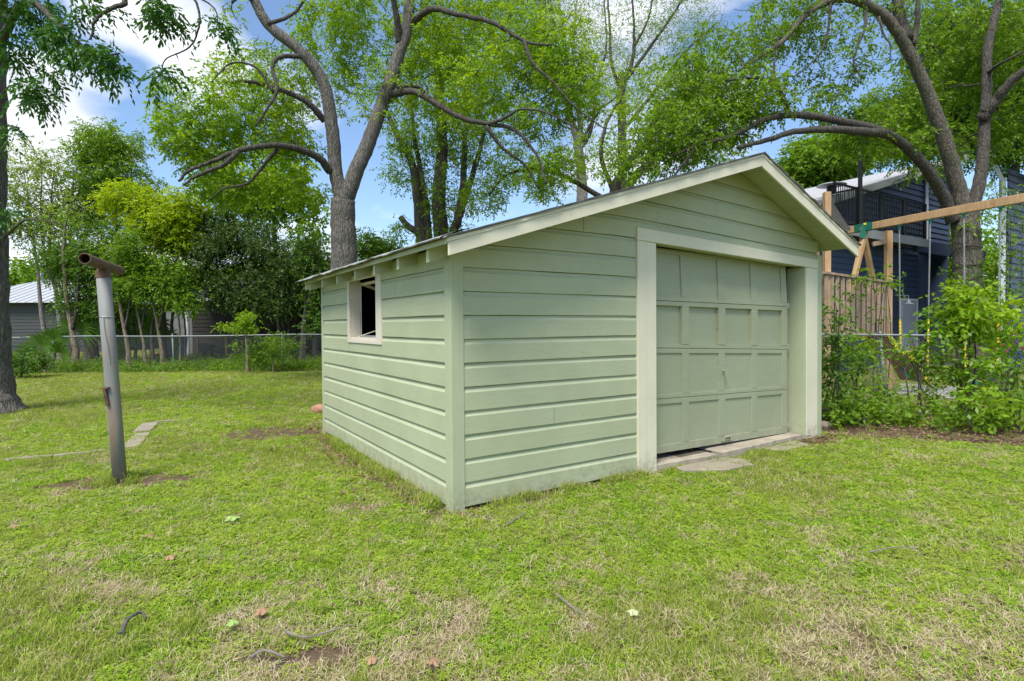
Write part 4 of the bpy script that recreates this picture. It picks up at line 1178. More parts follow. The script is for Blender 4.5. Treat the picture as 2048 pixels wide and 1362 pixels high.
# --- big tree on the right
k = 12.6
tr = plant('pecan_tree', 'massive right-hand tree with a cable-wrapped trunk and limbs arching over the garage', 'tree',
      [([stem_to_ground(1950, k, 0), at(1946, 720, k), at(1938, 620, k), at(1934, 520, k), at(1932, 455, k), at(1930, 410, k)], 0.315, 0.255),
       (pl((1928, 430, k), (1915, 380, k), (1895, 310, 12.5), (1868, 230, 12.4), (1835, 150, 12.3), (1805, 92, 12.2), (1775, 48, 12.1), (1735, 18, 12), (1690, 4, 11.9), (1650, 12, 11.8), (1605, 42, 11.7), (1565, 88, 11.6), (1520, 118, 11.5), (1478, 146, 11.4)), 0.18, 0.03),
       (pl((1810, 85, 12.2), (1795, 30, 12.3), (1785, -60, 12.4)), 0.14, 0.09),
       (pl((1822, 95, 12.2), (1832, 40, 12.4), (1835, -60, 12.6)), 0.07, 0.04),
       (pl((1938, 430, k), (1958, 360, 12.7), (1965, 280, 12.8), (1970, 190, 12.9), (1972, 100, 13), (1990, 20, 13.1), (2015, -80, 13.2)), 0.14, 0.07),
       (pl((1962, 240, 12.8), (1985, 210, 12.6), (2020, 165, 12.3), (2070, 130, 12), (2130, 80, 11.8)), 0.13, 0.06),
       (pl((1905, 445, k), (1888, 400, 12.5), (1862, 355, 12.3), (1830, 315, 12.1), (1790, 280, 11.9), (1745, 260, 11.7), (1700, 250, 11.5), (1640, 238, 11.3), (1580, 233, 11.1), (1530, 242, 10.9), (1490, 262, 10.8), (1450, 280, 10.7), (1400, 292, 10.6), (1350, 312, 10.5)), 0.135, 0.028),
       (pl((1770, 270, 11.8), (1700, 264, 11.4), (1640, 262, 11.2), (1590, 266, 11), (1530, 284, 10.8), (1475, 298, 10.7)), 0.10, 0.035),
       (pl((1578, 233, 11.1), (1565, 200, 11), (1550, 175, 10.9), (1510, 160, 10.8), (1450, 165, 10.7)), 0.06, 0.02),
       (pl((1548, 170, 10.9), (1548, 130, 10.9), (1555, 80, 10.9)), 0.03, 0.01),
       (pl((1728, 20, 12), (1728, 60, 11.8), (1715, 95, 11.7), (1705, 130, 11.6), (1722, 160, 11.5)), 0.04, 0.012),
       (pl((1755, 40, 12), (1765, 75, 11.9), (1778, 95, 11.8), (1778, 125, 11.8)), 0.03, 0.01),
       (pl((1660, 12, 11.8), (1655, 60, 11.6), (1640, 110, 11.5), (1600, 150, 11.4)), 0.035, 0.01),
       (pl((1972, 150, 12.9), (2000, 130, 12.4), (2060, 100, 12)), 0.05, 0.02),
       (pl((1395, 293, 10.6), (1360, 340, 10.5), (1335, 370, 10.4)), 0.04, 0.015)],
      [(1890, 60, 13.8, 110, 80, 1.6, 110), (2000, 90, 13.9, 90, 110, 1.6, 130), (2010, 240, 14, 80, 90, 1.6, 110), (1900, 180, 14.6, 90, 90, 1.0, 80), (1800, 210, 14, 80, 60, 1.0, 80), (1760, 270, 12, 90, 45, 1, 60), (1860, 300, 14.2, 80, 60, .9, 70), (1975, 400, 12.4, 40, 30, .8, 12),
       (1620, 110, 11.6, 100, 70, 1.0, 34), (1540, 70, 11.5, 90, 60, 1.2, 50), (1450, 110, 11.2, 90, 70, 1.2, 50), (1600, 10, 11.8, 110, 40, 1.2, 50), (1460, 220, 10.8, 110, 60, 1.1, 90), (1350, 270, 10.5, 100, 55, 1.1, 80), (1590, 236, 11.3, 80, 14, .5, 10), (1700, 240, 11.8, 80, 16, .5, 14),
       (1560, 180, 11, 90, 40, .9, 22), (1720, 120, 11.6, 35, 55, .4, 9), (1360, 170, 11, 70, 60, 1, 36), (1280, 330, 10.4, 60, 35, .8, 18), (1770, 20, 12, 80, 30, .8, 20), (1660, 180, 11.6, 50, 40, .7, 12), (1930, 455, 12.1, 40, 20, .5, 5)],
      M['bark_right'], M['leaf_mid'], rad=0.17, per=4, L=0.18, nl=7, ll=0.088, lw=0.042, droop=0.5, twig=0.011, gap=0.40, dens=3.3, bare=.25, flat=.5, dark_r=.17, bshift=.5)
# cable wound round its trunk
m = MB(); pts = []
for i in range(150):
    f = i / 149; z_ = 0.9 + 2.2 * f; a = f * 2 * math.pi * 7 + 0.6 * math.sin(f * 31)
    px_ = 1938 - 6 * f + 8 * (1 - f) * 0.6; c = at(px_, 645, k)
    r = 0.31 - 0.04 * f + 0.02
    pts.append(Vector((c.x + r * math.cos(a), c.y + r * math.sin(a), z_ + 0.05 * math.sin(a * 1.7))))
m.tube(pts, 0.012, 5)
cable = m.build('string_light_cable', M['dark'], smooth=True)
tag(cable, 'dark string-light cable wound round the right-hand trunk', 'cable')
m = MB()
for i in (20, 62, 100, 128): m.tube([pts[i] + Vector((0, -.03, 0)), pts[i] + Vector((0.03, -.09, -.03))], [.012, .022], 6)
# bulbs are separate little parts
for i in (20, 62, 100, 128):
    mb_ = MB(); mb_.tube([pts[i] + Vector((0, -.03, 0)), pts[i] + Vector((0.03, -.09, -.03))], [.012, .022], 6)
    mb_.build('bulb', simple('white_bulb', (0.7, 0.7, 0.66), .3), cable)

# --- background on the left, nearest first
def tuft_tree(label, name, x, d, h_y, blobs, bark_m, leaf_m, stems, cat='tree', **kw):
    lim = []
    for (dx0, dx1, r) in stems:
        lim.append(([stem_to_ground(x + dx0, d, 0), at(x + dx0 * .8 + dx1 * .2, 650, d), at(x + dx1 * .7 + random.uniform(-6, 6), (650 + h_y) / 2, d + random.uniform(-.4, .4)), at(x + dx1, h_y, d)], r, r * 0.12))
    return plant(name, label, cat, lim, blobs, bark_m, leaf_m, **kw)
W = dict(per=12, L=0.22, nl=6, ll=0.11, lw=0.055, twig=0.010, group=None, dens=1.7, gap=0.36)
tuft_tree('thin pale-leaved tree rising left of the clothes pole at the far fence', 'crape_myrtle_tree', 95, 20.5, 340,
          [(70, 350, 20.5, 75, 70, 1.5, 80), (110, 440, 20.5, 80, 60, 1.5, 60), (50, 450, 20.5, 45, 60, 1.2, 30)], M['bark_pale'], M['leaf_pale'],
          [(0, -40, .11), (28, 20, .13), (50, -5, .10), (10, 60, .08)], **{**W, 'per': 6, 'gap': 0.3})
tuft_tree('round-topped green tree behind the clothes pole', 'live_oak_tree', 240, 22.5, 330,
          [(225, 300, 22.5, 62, 48, 1.6, 90), (240, 370, 22.5, 80, 50, 1.8, 100), (180, 430, 22, 60, 50, 1.5, 50)], M['bark_dark'], M['leaf_mid'],
          [(0, -10, .16), (-20, 30, .12)], **{**W, 'per': 13})
tuft_tree('yellow-green tree beyond the fence right of the clothes pole', 'golden_tree', 330, 19.5, 430,
          [(330, 440, 19.5, 70, 55, 1.3, 120), (265, 405, 19.5, 55, 35, 1.2, 50), (375, 420, 19.5, 35, 45, 1, 46), (360, 480, 19.3, 40, 30, 1, 30)], M['bark_dark'], M['leaf_yellow'],
          [(0, -10, .10), (10, 30, .08)], **{**W, 'L': .16, 'll': .095, 'per': 16})
tuft_tree('bushy mid-green tree leaning over the blue bin', 'ligustrum_tree', 345, 18.8, 545,
          [(325, 560, 18.8, 70, 50, 1.1, 120), (300, 500, 18.8, 60, 40, 1.1, 70), (375, 600, 18.6, 40, 26, .8, 30), (260, 560, 18.9, 40, 60, 1, 50)], M['bark_tan'], M['leaf_mid'],
          [(15, 12, .045), (24, 32, .045), (-40, -40, .07)], **{**W, 'll': .08})
tuft_tree('large-leaved tree with open branches left of the forked trunk', 'sycamore_tree', 545, 21.5, 330,
          [(500, 400, 21.5, 100, 60, 1.8, 110), (590, 390, 21.5, 60, 70, 1.6, 50), (470, 340, 21.5, 80, 40, 1.5, 40), (560, 330, 21.5, 80, 30, 1.5, 30), (620, 450, 21.5, 35, 60, 1.2, 26)], M['bark_dark'], M['leaf_bright'],
          [(0, -55, .2), (25, 10, .24), (-10, -95, .13), (35, 70, .15)], **{**W, 'per': 6, 'nl': 4, 'll': .17, 'lw': .12, 'gap': 0.33})
tuft_tree('dense dark evergreen thicket tree behind the fence left of the garage', 'evergreen_tree', 560, 20.0, 500,
          [(520, 500, 20, 130, 50, 1.6, 150), (600, 560, 20, 60, 60, 1.5, 90), (490, 570, 20, 90, 42, 1.4, 120), (540, 610, 19.6, 80, 25, 1, 50), (440, 520, 20, 50, 60, 1.3, 60), (450, 450, 20.5, 60, 40, 1.3, 40)], M['bark_tan'], M['leaf_dark'],
          [(0, -20, .06), (15, 30, .05), (-15, -60, .05), (70, 60, .12)], **{**W, 'll': .09, 'lw': .045, 'per': 13})
tuft_tree('dark evergreen tree hanging over the fence behind the palmettos', 'evergreen_tree', 160, 19.5, 500,
          [(150, 525, 19.5, 60, 45, 1.2, 70), (215, 520, 19.5, 60, 70, 1.3, 100), (180, 600, 19.3, 60, 36, 1, 60), (235, 620, 19.3, 35, 40, .8, 40)], M['bark_tan'], M['leaf_deep'],
          [(20, -50, .13), (30, -10, .10), (38, -30, .06), (60, 40, .07), (95, 80, .09), (110, 100, .06)], **{**W, 'll': .08})
tuft_tree('dark evergreen right of the forked trunk above the low eave', 'evergreen_tree', 745, 19.5, 480,
          [(745, 500, 19.5, 50, 36, 1.2, 60), (770, 540, 19.5, 60, 40, 1.2, 60), (650, 560, 20, 40, 70, 1.3, 60)], M['bark_dark'], M['leaf_deep'],
          [(0, 0, .1), (-50, -70, .09)], **W)
tuft_tree('slender leafless-based tree against the left side of the garage', 'hackberry_tree', 608, 18.9, 470,
          [(615, 500, 18.9, 30, 60, .7, 26), (635, 600, 18.9, 14, 50, .5, 18), (620, 650, 18.6, 14, 18, .4, 6)], M['bark_dark'], M['leaf_deep'],
          [(-6, 25, .11), (0, 12, .05)], **{**W, 'per': 6})
for (x, d, top, r, label) in ((205, 18.9, 560, .075, 'tan smooth trunk leaning right behind the clothes pole'), (250, 18.3, 560, .085, 'tan trunk just right of the clothes pole'),
                              (283, 18.6, 570, .06, 'slim tan trunk left of the blue bin'), (318, 18.4, 560, .075, 'mossy brown trunk beside the blue bin'), (145, 18.6, 500, .12, 'leaning trunk between the palmetto fans')):
    b0 = stem_to_ground(x + 8, d, 0)
    plant('crape_myrtle_tree', label, 'tree', [([b0, at(x + 4, 690, d), at(x - 8, 620, d), at(x - 14, top, d), at(x - 4, top - 90, d)], r, r * .2),
          ([at(x, 660, d), at(x + 10, 610, d), at(x + 22, top - 20, d)], r * .55, r * .25)],
          [(x - 5, top - 60, d, 30, 50, .7, 14), (x + 15, top + 10, d, 25, 20, .5, 5)], M['bark_tan'], M['leaf_mid'], **{**W, 'per': 6, 'll': .08})
# fence-line saplings and shrubs
plant('sapling', 'bright green sapling in front of the far fence', 'sapling',
      [([stem_to_ground(495, 16.6, 0), at(493, 700, 16.6), at(490, 660, 16.6), at(488, 630, 16.6)], 0.05, 0.02)],
      [(488, 632, 16.6, 16, 10, .3, 12), (500, 642, 16.6, 20, 8, .3, 8), (462, 655, 16.6, 26, 6, .3, 14), (500, 656, 16.6, 20, 5, .3, 7), (478, 645, 16.6, 14, 6, .2, 4), (480, 690, 16.6, 20, 8, .3, 4)], M['bark_tan'], M['leaf_bright'], rad=.09, per=6, L=.13, nl=6, ll=.06, lw=.035, twig=.005, dens=1.3)
plant('shrub', 'green shrub on the far fence right of the bright sapling', 'shrub',
      [([stem_to_ground(545, 17, 0), at(545, 700, 17), at(548, 680, 17)], 0.03, 0.01)],
      [(550, 695, 17, 48, 26, .6, 60), (500, 715, 17, 40, 14, .5, 26)], M['bark_tan'], M['leaf_mid'], rad=.18, per=7, L=.14, nl=5, ll=.06, lw=.035, twig=.004)
plant('shrub', 'dark leafy shrub between the left trunk and the fence post', 'shrub',
      [([stem_to_ground(40, 15.5, 0), at(45, 720, 15.5), at(50, 700, 15.5)], 0.03, 0.01)],
      [(45, 725, 15.5, 40, 24, .6, 50)], M['bark_dark'], M['leaf_deep'], rad=.18, per=7, L=.14, nl=5, ll=.07, lw=.04, twig=.004)
def palmetto(x, y, d, label, s=1.0, tilt=0):
    b = at(x, 650, d); b.z = 0
    e = empty('palmetto', b, label, 'palm', 'dwarf palms at the far fence')
    for (dx, dy_, hz, sz, tl) in ((0, -.1, .75, .55, .3), (-.35, 0, .5, .5, -.5), (.4, 0, .55, .5, .6), (.1, .2, .9, .5, 0)):
        c = b + Vector((dx * s, dy_, hz * s)); m = MB(); m.tube([b, b.lerp(c, .6) + Vector((0, 0, .1)), c], .012, 5)
        V = []
        for i in range(26):
            a = -1.9 + 3.8 * i / 25 + tl
            di = Vector((math.sin(a), -.25, math.cos(a))); pr = Vector((math.cos(a), 0, -math.sin(a)))
            L = sz * s * random.uniform(.85, 1.1); w = .02 * s
            p1 = c + di * L * .55 + Vector((0, -.03, 0)); p2 = c + di * L + Vector((0, -.06, -L * .25))
            V.append([c, p1 + pr * w, p2, p1 - pr * w])
        V = np.array([[tuple(q) for q in r_] for r_ in V]) - np.array(e.location)
        f = quads_mesh('frond', V, M['leaf_deep']); f.parent = e
        m.build('stalk', M['leaf_deep'], f) if False else m.build('stalk', M['bark_tan'], e)
palmetto(90, 690, 16.9, 'drooping palmetto fan in front of the left fence post', 1.15)
palmetto(160, 660, 19.0, 'palmetto with upright fans behind the fence left of the clothes pole', 1.7)
palmetto(300, 660, 20.0, 'palmetto half hidden behind the tan trunks', 1.6)

# ivy and weeds along the far fence, the far woodland
def stuff_leaves(name, label, P, rad, per, L, nl, ll, lw, mat, cat):
    V = clump_leaves(P, np.full(len(P), rad), per, L, nl, ll, lw)
    V = V[V[..., 2].min(axis=1) > -0.02]
    return tag(quads_mesh(name, V, mat), label, cat, kind='stuff')
n = 1500
xx = rng.uniform(-16.5, -3.5, n); yy = 17.2 + (xx + 16) * 0.03 + rng.random(n) ** 1.3 * 4.5
P = np.stack([xx, yy, rng.uniform(0.02, 0.30, n) * (0.5 + fbm(xx, yy, .9, 4.0))], -1)
stuff_leaves('ground_cover', 'low green ivy and weeds along the foot of the far fence', P, .2, 9, .1, 4, .055, .04, M['leaf_mid'], 'ground cover')
n = 2600
ang = rng.uniform(-1.0, 1.0, n); rr = rng.uniform(44, 60, n)
hh = 4.6 + 3.6 * fbm(ang * 14, rr * .02, 1.0, 8.0) + 2.2 * (ang > .3)
P = np.stack([np.sin(ang) * rr * 1.15, rr * np.cos(ang * .6), rng.random(n) ** .7 * hh], -1)
stuff_leaves('far_woodland', 'far mass of green trees closing the view behind the yards', P, 1.3, 12, .7, 5, .42, .26, M['leaf_mid'], 'woodland')
# dense trees behind the navy house
for (x, d, bl, lab, lm) in ((1640, 27, [(1640, 330, 27, 85, 50, 2.5, 170), (1600, 400, 27, 60, 50, 2, 60), (1700, 300, 28, 60, 40, 2.5, 80)], 'dense green tree behind the grey shingle roof', 'leaf_mid'),
                        (1850, 30, [(1800, 260, 30, 90, 60, 3, 140), (1900, 220, 30, 90, 80, 3, 160), (1980, 240, 28, 60, 80, 2.5, 90)], 'tall dense green tree behind the forks of the right-hand tree', 'leaf_deep'),
                        (2030, 26, [(2020, 120, 26, 80, 110, 3, 160), (2040, 260, 26, 50, 80, 2.5, 70), (1900, 90, 27, 90, 70, 2.5, 90)], 'dense green tree at the top right corner behind the second house', 'leaf_deep')):
    plant('live_oak_tree', lab, 'tree', [([stem_to_ground(x, d, 0), at(x, 550, d), at(x - 5, 420, d), at(x, 330, d)], .3, .12)], bl, M['bark_dark'], M[lm], rad=.5, per=14, L=.3, nl=6, ll=.17, lw=.095, twig=.02)

# --- shrubs by the right fence
def bush(label, blobs, x, d, lm, **kw):
    g = stem_to_ground(x, d, 0)
    lim = []
    for i in range(5):
        t_ = at(blobs[0][0] + random.uniform(-1, 1) * blobs[0][3] * .6, blobs[0][1] + random.uniform(-.8, .6) * blobs[0][4], blobs[0][2])
        s_ = g + Vector((random.uniform(-.15, .15), random.uniform(-.1, .1), 0))
        lim.append(([s_, s_.lerp(t_, .5) + Vector((random.uniform(-.1, .1), 0, .1)), t_], .014, .005))
    a = dict(dens=.34, rad=.15, per=5, L=.13, nl=5, ll=.072, lw=.042, twig=.0035, droop=.3); a.update(kw)
    return plant('shrub', label, 'shrub', lim, blobs, M['bark_dark'], M[lm], **a)
bush('tall narrow dark shrub against the right corner of the garage', [(1668, 660, 7.9, 22, 90, .25, 70), (1662, 760, 7.6, 26, 60, .3, 50), (1690, 600, 8, 16, 22, .2, 8)], 1665, 7.8, 'leaf_deep')
bush('tangled vine-covered shrub left of the leaning steel fence post', [(1705, 720, 8.6, 50, 45, .4, 80), (1745, 700, 8.8, 30, 40, .3, 26), (1700, 690, 8.8, 55, 16, .3, 26)], 1705, 8.6, 'leaf_mid')
bush('low bright shrub at the edge of the dead leaves', [(1720, 815, 7.6, 60, 34, .4, 80), (1680, 830, 7.4, 36, 22, .3, 34), (1760, 790, 7.9, 40, 26, .3, 30)], 1720, 7.6, 'leaf_mid')
bush('arching bright shrub in front of the yellow slide', [(1825, 690, 8.2, 36, 18, .35, 26), (1850, 725, 8.2, 26, 20, .3, 24), (1870, 780, 8.0, 40, 30, .4, 34), (1815, 828, 7.5, 60, 20, .4, 56)], 1840, 7.9, 'leaf_mid', ll=.075, lw=.042)
bush('large light green shrub in front of the cable-wrapped trunk', [(1930, 620, 7.9, 65, 45, .45, 110), (1900, 660, 8, 50, 30, .4, 40), (1990, 640, 7.7, 55, 40, .4, 60), (1940, 590, 8.0, 60, 20, .4, 26)], 1935, 7.9, 'leaf_bright', ll=.095, lw=.05, L=.2)
bush('leafy shrub at the right edge of the picture', [(2020, 730, 7.2, 55, 50, .4, 70), (2030, 660, 7.4, 40, 40, .4, 26), (1990, 800, 7.0, 80, 40, .4, 80)], 2010, 7.2, 'leaf_bright', ll=.085, lw=.045, L=.18)
bush('dark green shrub below the light one on the right', [(1920, 750, 7.8, 60, 55, .4, 70), (1900, 830, 7.2, 70, 26, .4, 60)], 1925, 7.6, 'leaf_mid')
bush('leafy climber hanging on the wooden swing post', [(1760, 590, 10.6, 30, 60, .3, 26), (1748, 540, 10.6, 26, 20, .3, 12), (1790, 560, 10.4, 20, 20, .3, 6)], 1762, 10.5, 'leaf_mid')
bush('green shrub in the far right corner beside the downspout', [(2020, 440, 12, 40, 50, .6, 40), (2030, 520, 11.8, 40, 50, .6, 40)], 2020, 12, 'leaf_mid', rad=.24, ll=.09, lw=.045)
bush('dark shrub behind the fence at the right edge', [(2020, 600, 11, 50, 40, .6, 50), (1950, 560, 11.4, 60, 30, .5, 30)], 2010, 11, 'leaf_deep', rad=.24)
# ------------------------------------------------------------------ clothes pole
pb = Vector((-3.565, 5.03, -0.05)); ptop = at(209, 548, 5.03)
pole = empty('clothes_pole', (pb.x, pb.y, 0), 'leaning galvanised clothes pole with a rusty open pipe across its top', 'clothes pole')
def steel_pole_mat():
    m, nt, b, o = new_mat('weathered_pole_steel'); t = NT(nt)
    geo = nt.nodes.new('ShaderNodeNewGeometry'); pos = geo.outputs['Position']
    st = t.noise(t.mapping(pos, scale=(14, 14, 1.2)), 1.5, 5, .6)
    c = t.mix(st, (0.16, 0.165, 0.16), (0.27, 0.275, 0.265))
    r = t.noise(t.mapping(pos, scale=(9, 9, 1.0)), 1.3, 6, .7)
    c = t.mix(t.ramp(r, [(.50, (0, 0, 0)), (.70, (.75, .75, .75))]), c, (.27, .17, .10))
    sp = nt.nodes.new('ShaderNodeSeparateXYZ'); t.link(pos, sp.inputs[0])
    # a rust streak running down under the welded bracket
    def mth(op, x, y=0.0):
        q = nt.nodes.new('ShaderNodeMath'); q.operation = op; q.use_clamp = True
        for i_, w_ in enumerate((x, y)):
            if isinstance(w_, (int, float)): q.inputs[i_].default_value = w_
            else: t.link(w_, q.inputs[i_])
        return q.outputs[0]
    dp = nt.nodes.new('ShaderNodeVectorMath'); dp.operation = 'DOT_PRODUCT'; dp.inputs[1].default_value = (0.0, -1.0, 0); t.link(geo.outputs['Normal'], dp.inputs[0])
    mk = mth('MULTIPLY', mth('SUBTRACT', dp.outputs['Value'], .86), 9.0)
    mk = mth('MULTIPLY', mk, mth('MULTIPLY', mth('SUBTRACT', .78, sp.outputs['Z']), 8.0))
    mk = mth('MULTIPLY', mk, t.ramp(t.noise(t.mapping(pos, scale=(30, 30, 2)), 1.5, 5, .7), [(.3, (.15, .15, .15)), (.6, (.9, .9, .9))]))
    c = t.mix(mk, c, (.24, .115, .05))
    t.link(c, b.inputs['Base Color']); b.inputs['Roughness'].default_value = .72; b.inputs['Metallic'].default_value = .1
    t.bump(t.noise(pos, 60, 3), .15, .003, b)
    return m
PM = steel_pole_mat()
m = MB(); m.tube([pb, pb.lerp(ptop, .3), pb.lerp(ptop, .6), ptop], .056, 28); m.build('post', PM, pole, smooth=True)
m = MB(); ax = (ptop - pb).normalized(); m.tube([ptop - ax * .035, ptop + ax * .02], .061, 28); m.build('collar', M['rust'], pole, smooth=False)
ca = at(172, 517.5, 4.55); cb = at(241, 541.5, 5.55)
m = MB()
nS = 24; dr = (cb - ca).normalized(); x_ = dr.orthogonal().normalized(); y_ = dr.cross(x_)
v = []; f = []
for (q, r) in ((ca, .045), (cb, .045), (cb, .038), (ca, .038)):
    for i in range(nS):
        a = 2 * math.pi * i / nS; v.append(q + x_ * math.cos(a) * r + y_ * math.sin(a) * r)
for ring in range(4):
    for i in range(nS):
        j = (i + 1) % nS; a = ring * nS; b = ((ring + 1) % 4) * nS
        f.append((a + i, a + j, b + j, b + i))
m.add(v, f); m.build('cross_pipe', M['rust'], pole)
cmid = ptop + ax * .02
m = MB(); m.tube([ptop + ax * .0, ptop + ax * .055], [.05, .044], 20); m.build('weld_saddle', M['rust'], pole)
q = pb.lerp(ptop, .435) + Vector((-.015, -.062, 0))
m = MB(); m.beam(q + Vector((-.035, -.01, .07)), q + Vector((.03, -.012, .07)), .035, .014); m.beam(q + Vector((-.012, -.012, .07)), q + Vector((.012, 0.0, -.09)), .032, .022)
m.build('bracket', M['rust'], pole)
for g in (0,):
    m = MB(); pts = []
    c = pb.lerp(ptop, .80)
    for i in range(25):
        a = 2 * math.pi * i / 24; pts.append(c + Vector((math.cos(a) * .059, math.sin(a) * .059, .004 * math.sin(a * 2))))
    m.tube(pts, .003, 5, cap=False)
    e_ = c + Vector((.012, -.060, 0)); m.tube([e_, e_ + Vector((.008, -.004, -.12)), e_ + Vector((.03, .0, -.26)), e_ + Vector((.045, .01, -.42))], .003, 5)
    m.build('wire', M['galv'], pole)

# ------------------------------------------------------------------ chain link fences
railm = simple('weathered_fence_pipe', (0.27, 0.29, 0.29), .6, .25, var=.2, scale=6)
def chain_fence(name, label, A, B, h, posts, cell=.062, sag=0.0, wire=.0021, lean=0.0):
    A = Vector(A); B = Vector(B); d = (B - A); L = d.length; d.normalize()
    e = empty(name, (A.x, A.y, 0), label, 'fence')
    up = Vector((0, 0, 1))
    N = int(L / 0.5)
    def top(s): return h - sag * math.sin(math.pi * ((s / L * 3) % 1)) 
    m = MB(); m.tube([A + d * (L * i / N) + up * top(L * i / N) for i in range(N + 1)], .019, 8); m.build('top_rail', railm, e, smooth=True)
    for s in posts:
        m = MB(); p = A + d * s + Vector((-d.y, d.x, 0)) * .03
        m.tube([p + up * -.05 + d * lean * 0, p + up * (h + .03) + d * lean], .024, 10); m.tube([p + up * (h + .03) + d * lean, p + up * (h + .06) + d * lean], [.03, .012], 10)
        m.build('post', railm, e, smooth=True)
    m = MB(); hh = h - .02
    n = int(L / cell); r = wire
    nrm = Vector((-d.y, d.x, 0))
    for sgn in (1, -1):
        for i in range(-int(hh / cell) - 1, n + int(hh / cell) + 1):
            s0 = i * cell; 
            # clip the diagonal to the panel
            a, b = s0, s0 + sgn * hh; z0, z1 = .02, hh
            pa = [a, z0]; pb_ = [b, z1]
            def clip(p, q, lim, low):
                if (p[0] < lim) == low and p[0] != lim:
                    if (q[0] < lim) == low: return None
                    f = (lim - p[0]) / (q[0] - p[0]); return [lim, p[1] + (q[1] - p[1]) * f]
                return p
            pa2 = clip(pa, pb_, 0, True); pb2 = clip(pb_, pa, 0, True)
            if pa2 is None or pb2 is None: continue
            pa3 = clip(pa2, pb2, L, False); pb3 = clip(pb2, pa2, L, False)
            if pa3 is None or pb3 is None: continue
            off = nrm * (r * sgn * .8)
            P0 = A + d * pa3[0] + up * pa3[1] + off; P1 = A + d * pb3[0] + up * pb3[1] + off
            m.tube([P0, P1], r, 3, cap=False)
    m.build('mesh', M['wire'], e)
    return e
fl0 = at(-260, 650, 17.0); fl1 = at(960, 650, 18.9)
fl0.z = fl1.z = 0
Lf = (fl1 - fl0).length
def s_for(px_):
    best = min(range(400), key=lambda i: abs(1024 + 1113 * (fl0 + (fl1 - fl0) * i / 400).x / (fl0 + (fl1 - fl0) * i / 400).y - px_)); return Lf * best / 400
chain_fence('chain_link_fence', 'sagging chain link fence crossing the far end of the lawn', fl0, fl1, 1.14, [s_for(-130), s_for(106), s_for(346), s_for(565), s_for(800)], sag=.03, lean=-.03)
fr0 = Vector((3.6, 13.7, 0)); fr1 = Vector((9.2, 5.0, 0))
fr0 = Vector((6.7, 8.9, 0)) + Vv * 5.5; fr1 = Vector((6.7, 8.9, 0)) - Vv * 5.0
chain_fence('chain_link_fence', 'chain link fence half buried in shrubs beside the swing set', fr0, fr1, 1.18, [0.3, 2.4, 4.85, 7.3, 9.8], cell=.058, wire=.0018, lean=-.10)

# ------------------------------------------------------------------ yard edging, rocks, sticks
edg = M['concrete_dark']
def strip(p0, p1, w):
    a = Vector(p0); b = Vector(p1); n_ = (b - a).normalized(); s_ = Vector((-n_.y, n_.x)) * w / 2
    return [tuple(a - s_), tuple(b - s_), tuple(b + s_), tuple(a + s_)]
def gpx(x, y):     # ground point seen at photo position
    yh = 650.0 - 0.00716 * (x - 1024); d = 1.4 * 1113 / (y - yh); p = at(x, y, d); return (p.x, p.y)
edge_items = [((0, 924), (98, 916), .07), ((102, 916), (205, 905), .06), ((256, 898), (283, 870), .17), ((280, 866), (298, 849), .20), ((302, 848), (345, 844), .07)]
labs = ['long low concrete edging strip at the left edge of the lawn', 'thin concrete edging strip left of the clothes pole', 'broken concrete edging block just right of the clothes pole',
        'concrete edging block at the corner of the path edge', 'narrow concrete edging strip running right from the corner']
for (a, b, w), lab in zip(edge_items, labs):
    rough_slab('edging_strip', strip(gpx(*a), gpx(*b), w), -.05, .02, edg, lab, 'edging', 'concrete lawn edging strips')
def rock(x, y, r, lab, sx=1.2, z=None, mat=None):
    bm = bmesh.new(); bmesh.ops.create_icosphere(bm, subdivisions=3, radius=r)
    o_ = Vector((random.random() * 50,) * 3)
    from mathutils import noise as mn
    for v in bm.verts:
        k_ = 1 + .35 * mn.noise(v.co / r * .9 + o_) + .12 * mn.noise(v.co / r * 3 + o_); v.co *= k_; v.co.x *= sx; v.co.z *= .75
    p = Vector((*gpx(x, y), r * .45)) if z is None else z
    for v in bm.verts: v.co += p
    me = bpy.data.meshes.new('rock'); bm.to_mesh(me); bm.free()
    for f in me.polygons: f.use_smooth = True
    tag(link_mesh('rock', me, mat or M['rockm']), lab, 'rock')
M['rockm'] = simple('brown_rock', (.22, .17, .13), .95, var=.35, scale=9, bump=.9)
rock(1648, 858, .085, 'brown rock on the ground by the right corner of the garage', 1.3)
rp = Vector((*gpx(1645, 850), .20)); rp.y += .18; rp.x += .06
rock(0, 0, .095, 'darker rock lodged behind the brown one at the garage corner', 1.2, z=rp)
rock(640, 824, .10, 'reddish flat rock at the far corner of the garage side', 1.6, mat=simple('red_clay_stone', (.40, .20, .13), .95, var=.2))
stick_m = simple('grey_stick_bark', (.20, .17, .14), .95, var=.3, scale=20, bump=.5)
def stick(pts, r, lab, mat=None):
    m = MB(); P = [Vector((*gpx(x, y), z)) for x, y, z in pts]; m.tube(spline(P, 5), [r * (1 - .5 * i / (5 * (len(P) - 1))) for i in range(5 * (len(P) - 1) + 1)], 6, jit=.35)
    tag(m.build('fallen_stick', mat or stick_m), lab, 'stick')
stick([(560, 1282, .03), (600, 1292, .025), (645, 1284, .03), (700, 1268, .03)], .006, 'long curved grey stick lying in the foreground grass')
stick([(230, 1282, .02), (245, 1262, .04), (270, 1245, .035), (282, 1247, .015)], .010, 'short thick dark piece of bark on the left foreground grass', simple('black_bark_piece', (.09, .085, .08), .9))
stick([(1010, 1058, .02), (1030, 1048, .03), (1050, 1036, .03)], .007, 'short dark twig below the garage corner')
stick([(1110, 1205, .03), (1140, 1230, .03), (1165, 1248, .03)], .006, 'grey forked twig in the middle foreground grass')
stick([(1740, 1118, .03), (1790, 1108, .03), (1836, 1110, .03)], .005, 'thin straight twig on the grass at the right')
